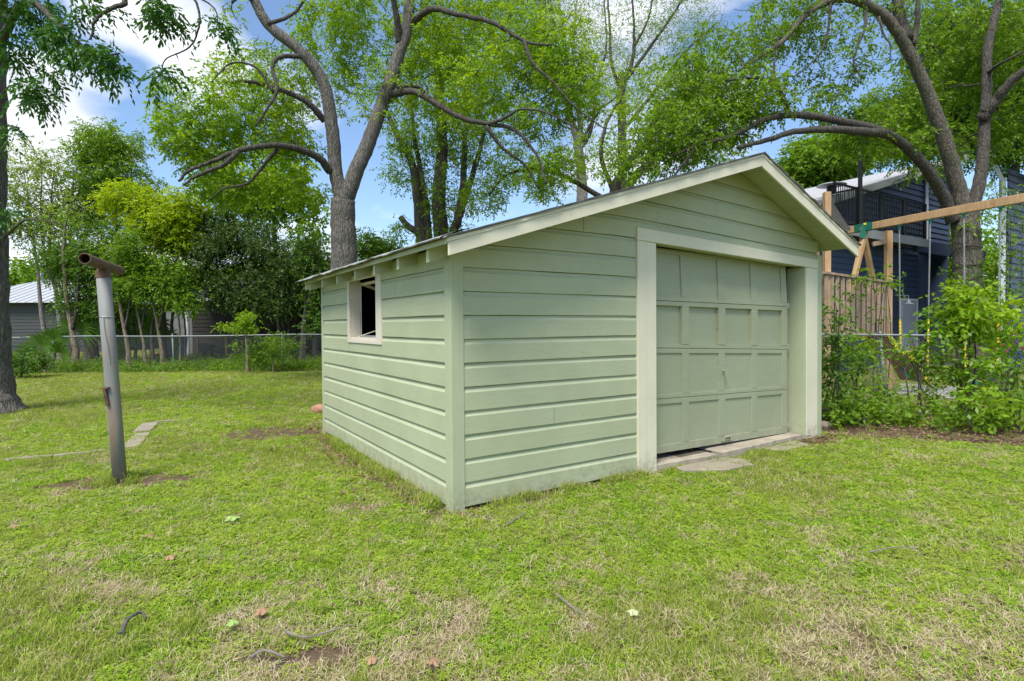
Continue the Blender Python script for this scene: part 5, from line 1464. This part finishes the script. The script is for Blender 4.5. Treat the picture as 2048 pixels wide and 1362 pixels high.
stick([(490, 1332, .02), (520, 1322, .03), (560, 1330, .02)], .008, 'brown stick on the bare patch at the bottom of the picture')
def fallen_leaf(x, y, s, mat, lab, rot=0.0):
    c = Vector((*gpx(x, y), .032)); vs = []; n = 20; s *= .72
    for i in range(n):
        a = 2 * math.pi * i / n; r = s * (.55 + .45 * abs(math.cos(a * 2.5))) * (.75 + .4 * random.random())
        vs.append(c + Vector((math.cos(a + rot) * r, math.sin(a + rot) * r, .006 * math.cos(a * 2 + 1) + .004 * math.sin(a * 5) - .008)))
    m = MB(); m.add([c + Vector((0, 0, .008))] + vs, [(0, i + 1, (i + 1) % n + 1) for i in range(n)])
    tag(m.build('fallen_leaf', mat), lab, 'leaf')
tanl = simple('dry_leaf_orange', (.30, .18, .10), .8, var=.2); grl = simple('fresh_leaf_green', (.25, .38, .10), .6, var=.15)
fallen_leaf(460, 1046, .085, grl, 'large fresh green leaf lying on the clover left of the garage corner', .3)
fallen_leaf(456, 1262, .045, grl, 'small star-shaped green leaf in the foreground grass')
fallen_leaf(330, 1127, .05, tanl, 'orange-brown dead leaf on the left lawn', 1)
fallen_leaf(290, 1083, .045, tanl, 'brown dead leaf on the left lawn beyond the orange one', 2)
fallen_leaf(515, 1238, .05, tanl, 'curled brown leaf beside the curved stick', .5)
fallen_leaf(735, 1340, .04, tanl, 'dead leaf at the bottom edge left of centre', .8)
fallen_leaf(860, 1345, .045, tanl, 'dead leaf at the bottom edge near the centre', 1.8)
fallen_leaf(1262, 1240, .045, simple('pale_leaf', (.42, .42, .24), .8), 'pale leaf in the grass below the garage door', .8)
fallen_leaf(20, 1063, .05, simple('pinkish_leaf', (.34, .2, .15), .8), 'reddish dead leaf at the left edge of the lawn', .3)

# ------------------------------------------------------------------ buildings
def lap(m, P, d, L, z0, z1, ex, nrm, th=.03):
    n = int(math.ceil((z1 - z0) / ex))
    for i in range(n):
        a = z0 + i * ex; b = min(z1, a + ex)
        P0 = Vector((P.x, P.y, 0)); u = Vector((0, 0, 1))
        m.add([P0 + u * a + nrm * th, P0 + d * L + u * a + nrm * th, P0 + d * L + u * b, P0 + u * b, P0 + u * a, P0 + d * L + u * a],
              [(0, 1, 2, 3), (4, 5, 1, 0)])
navy = simple('navy_siding_paint', (.042, .062, .115), .5, var=.1, scale=2, bump=.1)
white = simple('white_trim', (.62, .64, .66), .5, var=.05)
shingle = simple('grey_shingles', (.36, .36, .38), .95, var=.35, scale=11, bump=.8)
blackm = simple('black_metal', (.018, .018, .02), .45, .3, var=.1)
wood = None
def wood_mat(name, c1, c2):
    m, nt, b, o = new_mat(name); t = NT(nt); c = t.coord()
    geo = nt.nodes.new('ShaderNodeNewGeometry')
    w = t.noise(t.mapping(geo.outputs['Position'], scale=(6, 6, 1.2)), 3, 7, .65, .8)
    n = t.noise(geo.outputs['Position'], 2.2, 3)
    cc_ = t.mix(t.ramp(w, [(.3, (0, 0, 0)), (.7, (1, 1, 1))]), c1, c2)
    t.link(t.mix(1., cc_, t.ramp(n, [(.3, (.85, .85, .85)), (.7, (1.1, 1.1, 1.1))]), 'MULTIPLY'), b.inputs['Base Color'])
    b.inputs['Roughness'].default_value = .75; t.bump(w, .3, .01, b)
    return m
M['pine'] = wood_mat('treated_pine', (.36, .21, .10), (.54, .35, .18))
M['greywood'] = wood_mat('weathered_cedar', (.20, .14, .09), (.38, .28, .19))
Bc = Vector((9.35, 15.0, 0))
def H(a, b, z=0): return Bc + U * a + Vv * b + Vector((0, 0, z))
house = empty('navy_house', H(0, 1), 'two-storey navy house with a shingle roof and upstairs balcony behind the swing set', 'house')
m = MB(); nn = -Vv
# upper wall under the sloping rake
for i in range(20):
    z0 = 4.0 + i * .19; z1 = z0 + .19
    a0 = max(-1.0, (z1 - 4.80) / .28) ; a0 = -1.0 if z1 < 4.55 else (z1 - 4.86) / .28
    if a0 > 8.6: break
    P = H(a0, 1.0); P.z = 0; u = Vector((0, 0, 1)); L = 8.7 - a0
    m.add([P + u * z0 - Vv * .032, P + U * L + u * z0 - Vv * .032, P + U * L + u * z1, P + u * z1], [(0, 1, 2, 3)])
m.add([H(-1, 1.02, 3.9), H(8.7, 1.02, 3.9), H(8.7, 1.02, 7.2), H(-1, 1.02, 4.55)], [(0, 1, 2, 3)])
m.box(H(8.68, 1.03, 0), U * .02, Vv * 9, Vector((0, 0, 7.0)))
m.add([H(-1, 1.0, 0), H(-1, 10, 0), H(-1, 10, 4.55), H(-1, 1.0, 4.55)], [(0, 1, 2, 3)])
m.build('wall', navy, house)
m = MB(); lap(m, H(-1.0, .6), U, 6.1, 0, 3.68, .17, nn); m.box(H(-1, .62), U * 6.1, Vv * .05, Vector((0, 0, 3.75))); m.build('lower_wall', navy, house)
m = MB(); m.box(H(5.15, .45), U * .32, Vv * .3, Vector((0, 0, 3.6))); m.build('corner_post', navy, house)
m = MB(); m.box(H(5.4, 3.0), U * 6, Vv * .1, Vector((0, 0, 3.9))); gd = m.build('garage_wall', simple('grey_recess', (.16, .155, .15), .8), house)
m = MB()
for i in range(5): m.box(H(6.4, 2.93, .04 + i * .5), U * 3.6, Vv * .06, Vector((0, 0, .48)))
m.build('garage_door', simple('taupe_door', (.24, .225, .215), .7), house)
m = MB(); m.box(H(4.25, .3, 3.62), U * 5.7, Vv * .12, Vector((0, 0, .38))); m.build('beam', navy, house)
# roof
m = MB(); zr = lambda a: 4.90 + (a) * .28
a0, a1 = -1.6, 8.9
m.hexa([H(a0, .55, zr(a0)), H(a1, .55, zr(a1)), H(a1, 9.5, zr(a1)), H(a0, 9.5, zr(a0)), H(a0, .55, zr(a0) + .06), H(a1, .55, zr(a1) + .06), H(a1, 9.5, zr(a1) + .06), H(a0, 9.5, zr(a0) + .06)])
rf = m.build('roof', shingle, house)
m = MB(); m.hexa([H(a0, .50, zr(a0) - .16), H(a1, .50, zr(a1) - .16), H(a1, .548, zr(a1) - .16), H(a0, .548, zr(a0) - .16), H(a0, .50, zr(a0) + .05), H(a1, .50, zr(a1) + .05), H(a1, .548, zr(a1) + .05), H(a0, .548, zr(a0) + .05)])
m.build('fascia', simple('grey_fascia', (.34, .34, .33), .6), rf)
m = MB(); m.box(H(6.55, .93, 4.0), U * .2, Vv * .03, Vector((0, 0, 2.5))); m.build('trim_board', white, house)
m = MB(); m.box(H(.12, .93, 4.0), U * .1, Vv * .03, Vector((0, 0, .95))); m.build('trim_board', white, house)
m = MB(); m.box(H(-.9, .94, 4.1), U * .85, Vv * .03, Vector((0, 0, .72))); wdw = m.build('window', simple('window_glass', (.35, .38, .40), .12), house)
m = MB(); m.beam(H(-.9, .92, 4.46), H(-.05, .92, 4.46), .02, .05); m.beam(H(-.48, .92, 4.1), H(-.48, .92, 4.82), .02, .05, up=(1, 0, 0)); m.build('window_bar', white, wdw)
# white side door and its barn lamp
m = MB(); m.box(H(3.9, .55, .0), U * .98, Vv * .03, Vector((0, 0, 2.05))); m.build('door', simple('pale_blue_door', (.36, .40, .46), .5), house)
m = MB(); m.box(H(3.80, .54, .0), U * .09, Vv * .03, Vector((0, 0, 2.15))); m.box(H(4.89, .54, .0), U * .09, Vv * .03, Vector((0, 0, 2.15))); m.box(H(3.895, .54, 2.06), U * .99, Vv * .03, Vector((0, 0, .09)))
m.build('door_frame', white, house)
lp_ = H(3.55, .25, 1.95); lamp = MB(); lamp.tube([lp_ + Vector((0, 0, .14)), lp_ + Vector((0, 0, .05)), lp_], [.03, .06, .17], 14); la = lamp.build('wall_lamp', white); tag(la, 'white barn lamp shade on the navy wall by the side door', 'lamp')
m = MB(); m.tube([lp_ + Vector((0, 0, .14)), lp_ + Vector((0, 0, .26)), lp_ + Vector((0, 0, .27)) + Vv * .33], .014, 6); m.build('arm', white, la)
# balcony
bal = empty('balcony', H(0, 0, 3.95), 'balcony with black baluster railing on the navy house', 'balcony')
m = MB(); m.box(H(-1.2, .0, 3.80), U * 5.4, Vv * .97, Vector((0, 0, .13))); m.build('deck', simple('grey_deck', (.13, .12, .115), .8), bal)
m = MB(); m.box(H(-1.2, -.035, 3.70), U * 5.4, Vv * .03, Vector((0, 0, .24))); m.build('deck_edge', simple('deck_edge_paint', (.30, .30, .30), .6), bal)
for z_ in (4.04, 5.0):
    m = MB(); m.beam(H(0, .05, z_), H(4.13, .05, z_), .05, .045); m.build('rail', blackm, bal)
    m = MB(); m.beam(H(0, .05, z_), H(-.0, .95, z_), .05, .045); m.build('rail', blackm, bal)
    m = MB(); m.beam(H(0, .05, z_), H(-1.2, .05, z_), .05, .045); m.build('rail', blackm, bal)
def inst(name, me, parent, loc):
    o = bpy.data.objects.new(name, me); COL.objects.link(o); o.parent = parent; o.location = Vector(loc) - Vector(parent.location); return o
bm_ = MB(); bm_.box((-.009, -.009, 0), (.018, 0, 0), (0, .018, 0), (0, 0, .93)); bme = bpy.data.meshes.new('baluster'); bme.from_pydata(bm_.v, [], bm_.f); bme.materials.append(blackm)
for i in range(1, 38): inst('baluster', bme, bal, H(i * .108, .05, 4.05))
for i in range(1, 11): inst('baluster', bme, bal, H(-i * .108, .05, 4.05))
for i in range(1, 8): inst('baluster', bme, bal, H(0, .05 + i * .11, 4.05))
pm_ = MB(); pm_.box((-.035, -.035, 0), (.07, 0, 0), (0, .07, 0), (0, 0, 1.1)); pme = bpy.data.meshes.new('rail_post'); pme.from_pydata(pm_.v, [], pm_.f); pme.materials.append(blackm)
for a in (0, 1.35, 2.75, 4.13): inst('rail_post', pme, bal, H(a, .05, 3.94))
ph = H(-.35, .55, 3.94)
heater = empty('patio_heater', ph, 'patio heater with a wide disc hood standing on the balcony', 'patio heater')
m = MB(); m.tube([ph, ph + Vector((0, 0, .5)), ph + Vector((0, 0, .52))], [.2, .18, .05], 16); m.build('base', M['galv'], heater)
m = MB(); m.tube([ph + Vector((0, 0, .5)), ph + Vector((0, 0, 1.0))], .03, 8); m.build('pole', M['galv'], heater)
m = MB(); m.tube([ph + Vector((0, 0, .98)), ph + Vector((0, 0, 1.18))], .12, 14); m.build('burner', blackm, heater)
m = MB(); m.tube([ph + Vector((0, 0, 1.20)), ph + Vector((0, 0, 1.225)), ph + Vector((0, 0, 1.27))], [.37, .34, .06], 24); m.build('hood', M['galv'], heater, smooth=False)
m = MB(); m.tube([H(0, -.02, 3.9), H(0, -.02, 6.4)], .055, 8); sp_ = m.build('string_light_pole', blackm); tag(sp_, 'tall black pole fixed at the corner of the balcony railing', 'pole')
m = MB(); P0, P1 = H(0, -.02, 5.9), at(1890, 270, 12.4)
m.tube([P0.lerp(P1, i / 12) + Vector((0, 0, -.5 * math.sin(math.pi * i / 12))) for i in range(13)], .010, 4); tag(m.build('overhead_cable', blackm), 'dark cable sagging from the balcony pole to the right-hand tree', 'cable')

# second navy house at the right edge with its downspout
H2 = at(2012, 645, 15.5); H2.z = 0
h2 = empty('navy_house', H2, 'dark navy house with shingle eave at the right edge of the picture', 'house')
m = MB(); lap(m, H2, U, 6, 0, 5.65, .19, -Vv); BK = Vector((.68, .73, 0)); m.box(H2 + BK * .03, U * 6, BK * 6, Vector((0, 0, 5.6))); m.build('wall', navy, h2)
m = MB(); A_ = H2 - U * .35 - Vv * .5 + Vector((0, 0, 5.72)); m.hexa([A_, A_ + U * 7, A_ + U * 7 + BK * 4 + Vector((0, 0, 2.2)), A_ + BK * 4 + Vector((0, 0, 2.2)), A_ + Vector((0, 0, .06)), A_ + U * 7 + Vector((0, 0, .06)), A_ + U * 7 + BK * 4 + Vector((0, 0, 2.26)), A_ + BK * 4 + Vector((0, 0, 2.26))])
m.build('roof', shingle, h2)
m = MB(); m.box(A_ - Vv * .03 + Vector((0, 0, -.14)), U * 7, Vv * .03 - Vv * .002, Vector((0, 0, .19))); m.build('gutter', white, h2)
dsp = at(2003, 645, 15.0); m = MB(); m.beam(Vector((dsp.x, dsp.y, .25)), Vector((dsp.x, dsp.y, 5.2)), .12, .09); m.beam(Vector((dsp.x, dsp.y, 5.17)), Vector((dsp.x - .12, dsp.y + .1, 5.6)), .12, .09)
m.build('downspout', simple('grey_white_downspout', (.50, .54, .56), .5), h2)

# ------------------------------------------------------------------ swing set
bl = at(1728, 456, 11.8); br = at(2048, 397, 9.13)
dd_ = (br - bl).normalized(); b0_ = bl - dd_ * .75; b1_ = bl + dd_ * 5.2
swing = empty('swing_set', (bl.x, bl.y, 0), 'wooden swing beam on a splayed pine frame with a green bracket', 'swing set')
m = MB(); m.beam(b0_, b1_, .09, .145); m.build('beam', M['pine'], swing, bevel=.006)
perp = Vector((-dd_.y, dd_.x, 0))
for sg, (fx, fd) in ((1, (1655, 11.3)), (-1, (1786, 12.3))):
    g = at(fx, 645, fd); g.z = 0
    m = MB(); m.beam(bl + Vector((0, 0, .0)) + perp * .05 * sg, g, .09, .09); m.build('leg', M['pine'], swing, bevel=.005)
for sg in (1, -1):
    e_ = b1_ + perp * 1.3 * sg; e_.z = 0
    m = MB(); m.beam(b1_ - dd_ * .1 + perp * .05 * sg, e_, .09, .09); m.build('leg', M['pine'], swing)
greenm = simple('green_bracket_paint', (.02, .15, .105), .4, .2)
m = MB(); m.beam(bl - dd_ * .20, bl + dd_ * .22, .10, .160); m.beam(bl + Vector((-.03, -.06, .05)), bl + Vector((-.08, -.07, -.24)), .12, .03, up=(0, -1, 0)); m.build('bracket', greenm, swing, bevel=.004)
m = MB(); cN = bl + Vector((-.02, -.085, .06)); m.tube([cN + Vector((0, .01, 0)), cN + Vector((0, -.006, 0))], .055, 16); bd = m.build('badge', simple('yellow_badge', (.65, .55, .05), .5), swing)
for v in bd.data.vertices: v.co.z = (v.co.z - (cN.z)) * .45 + cN.z
yel = simple('yellow_sleeve', (.72, .55, .02), .5)
def link_mb(m, c, ax_, side, l=.030, w=.011, r=.0042):
    P = []
    for i in range(9):
        a = 2 * math.pi * i / 8; P.append(c + ax_ * math.cos(a) * l * .62 + side * math.sin(a) * w)
    m.tube(P, r, 4, cap=False)
def chain(top, bot, sleeve, parent):
    dv = bot - top; L = dv.length; ax_ = dv.normalized(); s1 = Vector((1, 0, 0)); s2 = Vector((0, 1, 0))
    n = int(L / .030); m = MB()
    for i in range(n): link_mb(m, top + ax_ * (i + .5) * L / n, ax_, s1 if i % 2 else s2)
    m.build('chain', M['galv'], parent)
    m = MB(); a = top + ax_ * L * (1 - sleeve); n2 = 26
    m.tube([a + ax_ * (L * sleeve * i / n2) for i in range(n2)], [.016 if i % 2 else .022 for i in range(n2)], 6); m.build('chain_sleeve', yel, parent)
def beam_at(px_):
    best = min((abs(1024 + 1113 * (bl + dd_ * (i * .01)).x / (bl + dd_ * (i * .01)).y - px_), i) for i in range(-50, 520))[1]; return bl + dd_ * (best * .01)
for (xa, xb, lab, xa2, xb2) in ((1798, 1859, 'swing with yellow chain sleeves hanging in front of the yellow slide', 1802, 1850), (1926, 2000, 'second swing with yellow chain sleeves hanging before the cable-wrapped trunk', 1930, 1990)):
    A_, B_ = beam_at(xa), beam_at(xb)
    mid_ = A_.lerp(B_, .5)
    sw = empty('swing', (mid_.x, mid_.y, 0), lab, 'swing', 'swings hanging from the pine beam')
    zs = .52
    a_, b_ = A_.lerp(mid_, .12), B_.lerp(mid_, .12); a_.z = b_.z = zs
    for t_, q_ in ((A_, a_), (B_, b_)):
        h_ = t_ - Vector((0, 0, .16)); chain(h_, q_, .34, sw)
        m = MB(); m.tube([t_ - Vector((0, 0, .07)), h_], .022, 8); m.tube([t_ - Vector((0, 0, .075)), t_ - Vector((0, 0, .095))], .05, 8); m.build('hanger', greenm, sw)
    m = MB(); v = []; f = []
    for i in range(11):
        t_ = i / 10; p = a_.lerp(b_, t_) - Vector((0, 0, .22 * math.sin(math.pi * t_))); v += [p + perp * .07, p - perp * .07, p - perp * .07 - Vector((0, 0, .012)), p + perp * .07 - Vector((0, 0, .012))]
        if i < 10:
            b = 4 * i; f += [(b, b + 1, b + 5, b + 4), (b + 2, b + 3, b + 7, b + 6), (b + 1, b + 2, b + 6, b + 5), (b + 3, b, b + 4, b + 7)]
    m.add(v, f); m.build('belt_seat', greenm, sw)

# play tower: posts, slatted wall, canopy, yellow slide
tp = at(1653, 645, 10.9); tp.z = 0
tower = empty('play_tower', tp, 'pine play tower with a slatted wall and dark canopy beside the garage corner', 'play tower')
p1 = at(1653, 645, 10.9); p1.z = 0; p2 = at(1776, 645, 11.6); p2.z = 0
z1 = at(1653, 386, 10.9).z; z2 = at(1776, 463, 11.6).z
for p, z in ((p1, z1), (p2, z2)):
    m = MB(); m.beam(Vector((p.x, p.y, -.05)), Vector((p.x, p.y, z)), .115, .115, up=(0, 1, 0)); m.build('post', M['pine'], tower, bevel=.005)
p3, p4 = p1 + Vv * 1.5, p2 + Vv * 1.5
for p, z in ((p3, 2.9), (p4, 3.1)):
    m = MB(); m.beam(Vector((p.x, p.y, -.05)), Vector((p.x, p.y, z)), .1, .1, up=(0, 1, 0)); m.build('post', M['pine'], tower)
ra = Vector((p1.x, p1.y, at(1650, 547, 10.9).z)) - (p2 - p1).normalized() * .15 - Vector((0, .06, 0)); rb_ = Vector((p2.x, p2.y, at(1776, 566, 11.6).z)) - Vector((0, .06, 0))
m = MB(); m.beam(ra, rb_, .12, .045); m.build('top_rail', M['greywood'], tower)
m = MB(); q0 = Vector((ra.x, ra.y + .03, 1.15)); q1 = Vector((rb_.x, rb_.y + .03, 1.15)); m.beam(q0, q1, .06, .1); m.build('bottom_rail', M['greywood'], tower)
ns = 13
for i in range(ns):
    t_ = (i + .5) / ns; a = ra.lerp(rb_, t_) - Vector((0, .02, .02)); m = MB(); m.beam(Vector((a.x, a.y, 1.12)), Vector((a.x, a.y, a.z)), .075, .022, up=(0, 1, 0)); m.build('slat', M['greywood'], tower)
m = MB(); m.beam(Vector((p2.x - .06, p2.y, at(1776, 484, 11.6).z)), Vector((p2.x - .34, p2.y - .02, at(1745, 488, 11.5).z)), .05, .09); m.build('brace', M['greywood'], tower)
m = MB(); c0 = at(1658, 398, 11.0); c1 = at(1700, 455, 11.3)
m.hexa([c0 - Vector((.55, 0, .02)), c1 - Vector((0, 0, .02)), c1 + Vv * 1.6 - Vector((0, 0, .02)), c0 + Vv * 1.6 - Vector((.55, 0, .02)), c0 - Vector((.55, 0, 0)), c1, c1 + Vv * 1.6, c0 + Vv * 1.6 - Vector((.55, 0, 0))])
m.hexa([at(1612, 455, 10.98), at(1702, 462, 11.28), at(1660, 398, 11.0), at(1650, 398, 10.98), at(1612, 455, 11.0), at(1702, 462, 11.3), at(1660, 398, 11.02), at(1650, 398, 11.0)])
m.build('canopy', simple('grey_canvas', (.11, .10, .09), .9), tower)
slide = empty('slide', at(1790, 645, 10.9) * 1, 'yellow wavy slide behind the leaning fence post', 'slide')
slide.location.z = 0
def slide_pt(t_): return at(1778 + 76 * t_, 676 + 82 * t_ + 9 * math.sin(t_ * 7), 10.6 + .2 * t_)
for off_, nm in ((0.0, 'side_rail'), (.45, 'side_rail')):
    m = MB(); v = []; f = []
    for i in range(25):
        p = slide_pt(i / 24) + Vv * off_; h_ = .12 + .03 * math.sin(i / 24 * 12); v += [p, p + Vector((0, 0, h_)), p + Vector((0, .03, h_)), p + Vector((0, .03, 0))]
        if i < 24:
            b = 4 * i; f += [(b, b + 4, b + 5, b + 1), (b + 1, b + 5, b + 6, b + 2), (b + 2, b + 6, b + 7, b + 3), (b + 3, b + 7, b + 4, b)]
    m.add(v, f); m.build(nm, yel, slide)
m = MB(); v = []; f = []
for i in range(25):
    p = slide_pt(i / 24); v += [p + Vector((0, .031, .02)), p + Vv * .45 + Vector((0, -.001, .02)), p + Vv * .45, p + Vector((0, .031, 0))]
    if i < 24:
        b = 4 * i; f += [(b, b + 4, b + 5, b + 1), (b + 2, b + 6, b + 7, b + 3)]
m.add(v, f); m.build('bed', simple('brown_slide_bed', (.30, .12, .03), .5), slide)
# red and blue play frame at the right edge
pf = at(2025, 645, 9.6); pf.z = 0
fr_ = empty('folding_playpen', pf, 'blue sheet crossed by red rods behind the fence at the right edge', 'play frame')
m = MB(); m.hexa([at(2000, 716, 9.7), at(2100, 724, 9.7), at(2100, 724, 9.73), at(2000, 716, 9.73), at(2006, 652, 9.7), at(2100, 640, 9.7), at(2100, 640, 9.73), at(2006, 652, 9.73)])
m.build('sheet', simple('blue_fabric', (.02, .05, .16), .7), fr_)
for a, b in (((1990, 690), (2060, 640)), ((2000, 690), (2100, 700)), ((2012, 650), (2060, 725)), ((2045, 650), (2005, 720))):
    m = MB(); m.tube([at(*a, 9.6), at(*b, 9.6)], .011, 6); m.build('rod', simple('red_rod', (.30, .03, .03), .5), fr_)
# paving seen through the right fence
rough_slab('yard_path', [tuple(Vector(gpx(*q))) for q in ((1790, 790), (1925, 800), (1930, 775), (1800, 768))], -.05, .012, simple('yard_concrete', (.30, .29, .28), .9), None, None).__setitem__('kind', 'structure')
rough_slab('yard_path', [tuple(Vector(gpx(*q))) for q in ((1700, 735), (2047, 745), (2047, 728), (1700, 722))], -.05, .012, simple('yard_concrete_far', (.26, .25, .24), .9), None, None).__setitem__('kind', 'structure')

# ------------------------------------------------------------------ neighbours on the left
gl = Vector((-34, 33.0, 0)); gh = empty('grey_house', gl, 'grey clapboard house with a pale metal roof beyond the left fence', 'house')
gsid = simple('grey_siding', (.045, .05, .05), .7, var=.12)
X0, X1, Yh = at(-120, 645, 33).x, at(215, 645, 33).x, 33.0
m = MB(); lap(m, Vector((X0, Yh, 0)), Vector((1, 0, 0)), X1 - X0, .35, 2.9, .2, Vector((0, -1, 0)), .02); m.box((X0, Yh + .02, .0), (X1 - X0, 0, 0), (0, 9, 0), (0, 0, 2.9)); m.build('wall', gsid, gh)
metal = simple('standing_seam_metal', (.48, .49, .50), .45, .3, var=.08)
m = MB(); e0, e1 = X0 - .5, X1 + .5
m.add([(e0, Yh - .5, 2.9), (e1, Yh - .5, 2.9), (e1 - 3.5, Yh + 4.5, 4.75), (e0 + 3.5, Yh + 4.5, 4.75), (e0, Yh + 9.5, 2.9), (e1, Yh + 9.5, 2.9)], [(0, 1, 2, 3), (1, 5, 2), (5, 4, 3, 2), (4, 0, 3), (0, 4, 5, 1)])
rf = m.build('roof', metal, gh)
m = MB()
nseam = int((e1 - e0) / .5)
for i in range(1, nseam):
    x = e0 + i * .5; run = min(1, (x - e0) / 3.5, (e1 - x) / 3.5)
    m.beam((x, Yh - .5, 2.915), (x, Yh - .5 + 5 * run, 2.915 + 1.85 * run), .03, .04)
m.build('seam', metal, rf)
ch = MB(); ch.tube([(at(72, 560, 36).x, 36.5, 4.3), (at(72, 560, 36).x, 36.5, 5.0)], .12, 8); ch.build('vent_pipe', M['galv'], rf)
mh = at(480, 645, 28); dh = empty('dark_house', (mh.x, 28, 0), 'dark brown house with a covered porch behind the far thicket', 'house')
brown = simple('dark_brown_siding', (.035, .030, .027), .9, var=.15)
X0, X1 = at(385, 645, 28).x, at(760, 645, 28).x
m = MB(); lap(m, Vector((X0, 28, 0)), Vector((1, 0, 0)), X1 - X0, 0, 2.75, .2, Vector((0, -1, 0)), .02); m.box((X0, 28.02, 0), (X1 - X0, 0, 0), (0, 6, 0), (0, 0, 2.75)); m.build('wall', brown, dh)
m = MB(); X2 = at(330, 645, 25).x; m.hexa([(X2, 23.2, 2.55), (X1 + .4, 23.2, 2.55), (X1 + .4, 31, 3.9), (X2, 31, 3.9), (X2, 23.2, 2.63), (X1 + .4, 23.2, 2.63), (X1 + .4, 31, 3.98), (X2, 31, 3.98)]); m.build('roof', simple('dark_shingle', (.06, .06, .06), .95), dh)
m = MB(); m.beam((X2, 23.17, 2.56), (X1, 23.17, 2.56), .03, .14); m.build('fascia', white, dh)
m = MB(); m.box((at(333, 645, 28).x, 28, 0), (X0 - at(333, 645, 28).x - .01, 0, 0), (0, .2, 0), (0, 0, 2.2)); m.build('brick_wall', simple('whitewashed_brick', (.16, .16, .165), .9, var=.3, scale=5), dh)
pp = at(375.5, 645, 23.4); m = MB(); m.tube([(pp.x, pp.y, 0), (pp.x, pp.y, 2.55)], .065, 10); m.build('porch_post', white, dh)
# blue bin
bp_ = at(350, 645, 21.6); bp_.z = 0
bn = empty('wheeled_bin', bp_, 'blue wheeled bin behind the far fence', 'bin')
blue = simple('blue_plastic', (.03, .18, .50), .45)
def taper(m, c, w0, w1, d0, d1, z0, z1):
    m.hexa([(c.x - w0, c.y - d0, z0), (c.x + w0, c.y - d0, z0), (c.x + w0, c.y + d0, z0), (c.x - w0, c.y + d0, z0), (c.x - w1, c.y - d1, z1), (c.x + w1, c.y - d1, z1), (c.x + w1, c.y + d1, z1), (c.x - w1, c.y + d1, z1)])
m = MB(); taper(m, bp_, .24, .30, .27, .36, .06, .98); m.build('body', blue, bn, bevel=.02)
m = MB(); taper(m, bp_, .32, .30, .38, .34, .985, 1.06); m.build('lid', blue, bn, bevel=.015)
for sg in (-1, 1):
    m = MB(); c = bp_ + Vector((sg * .27, .3, .12)); m.tube([c, c + Vector((sg * .05, 0, 0))], .12, 14); m.build('wheel', blackm, bn)
# porch clutter
q = at(428, 645, 25.5); q.z = 0
wb = empty('work_bench', q, 'tan wooden bench with dark crates beneath it under the dark porch', 'bench')
m = MB(); m.beam(q + Vector((-.7, 0, .95)), q + Vector((.7, 0, .95)), .5, .06); m.build('top', M['pine'], wb)
for sx in (-.65, .65):
    m = MB(); m.beam(q + Vector((sx, -.2, 0)), q + Vector((sx, -.2, .92)), .08, .08, up=(0, 1, 0)); m.build('leg', M['pine'], wb)
crm = simple('dark_crate', (.02, .022, .03), .6)
for i, (dx, w, h_) in enumerate(((-.28, .5, .6), (.3, .45, .45))):
    m = MB(); taper(m, q + Vector((dx, -.05, 0)), w / 2 - .03, w / 2, .2, .24, 0, h_); m.beam(q + Vector((dx - w / 2, -.31, h_)), q + Vector((dx + w / 2, -.31, h_)), .03, .05)
    tag(m.build('storage_crate', crm), ('taller dark crate under the left of the porch bench', 'lower dark crate under the right of the porch bench')[i], 'crate')
q = at(312, 645, 22.5); q.z = 0; m = MB(); m.tube([q, q + Vector((0, 0, .22)), q + Vector((0, 0, .34)), q + Vector((0, 0, .36))], [.16, .2, .21, .15], 16)
tag(m.build('flower_pot', simple('terracotta', (.45, .17, .07), .8)), 'orange terracotta pot behind the fence left of the blue bin', 'pot')
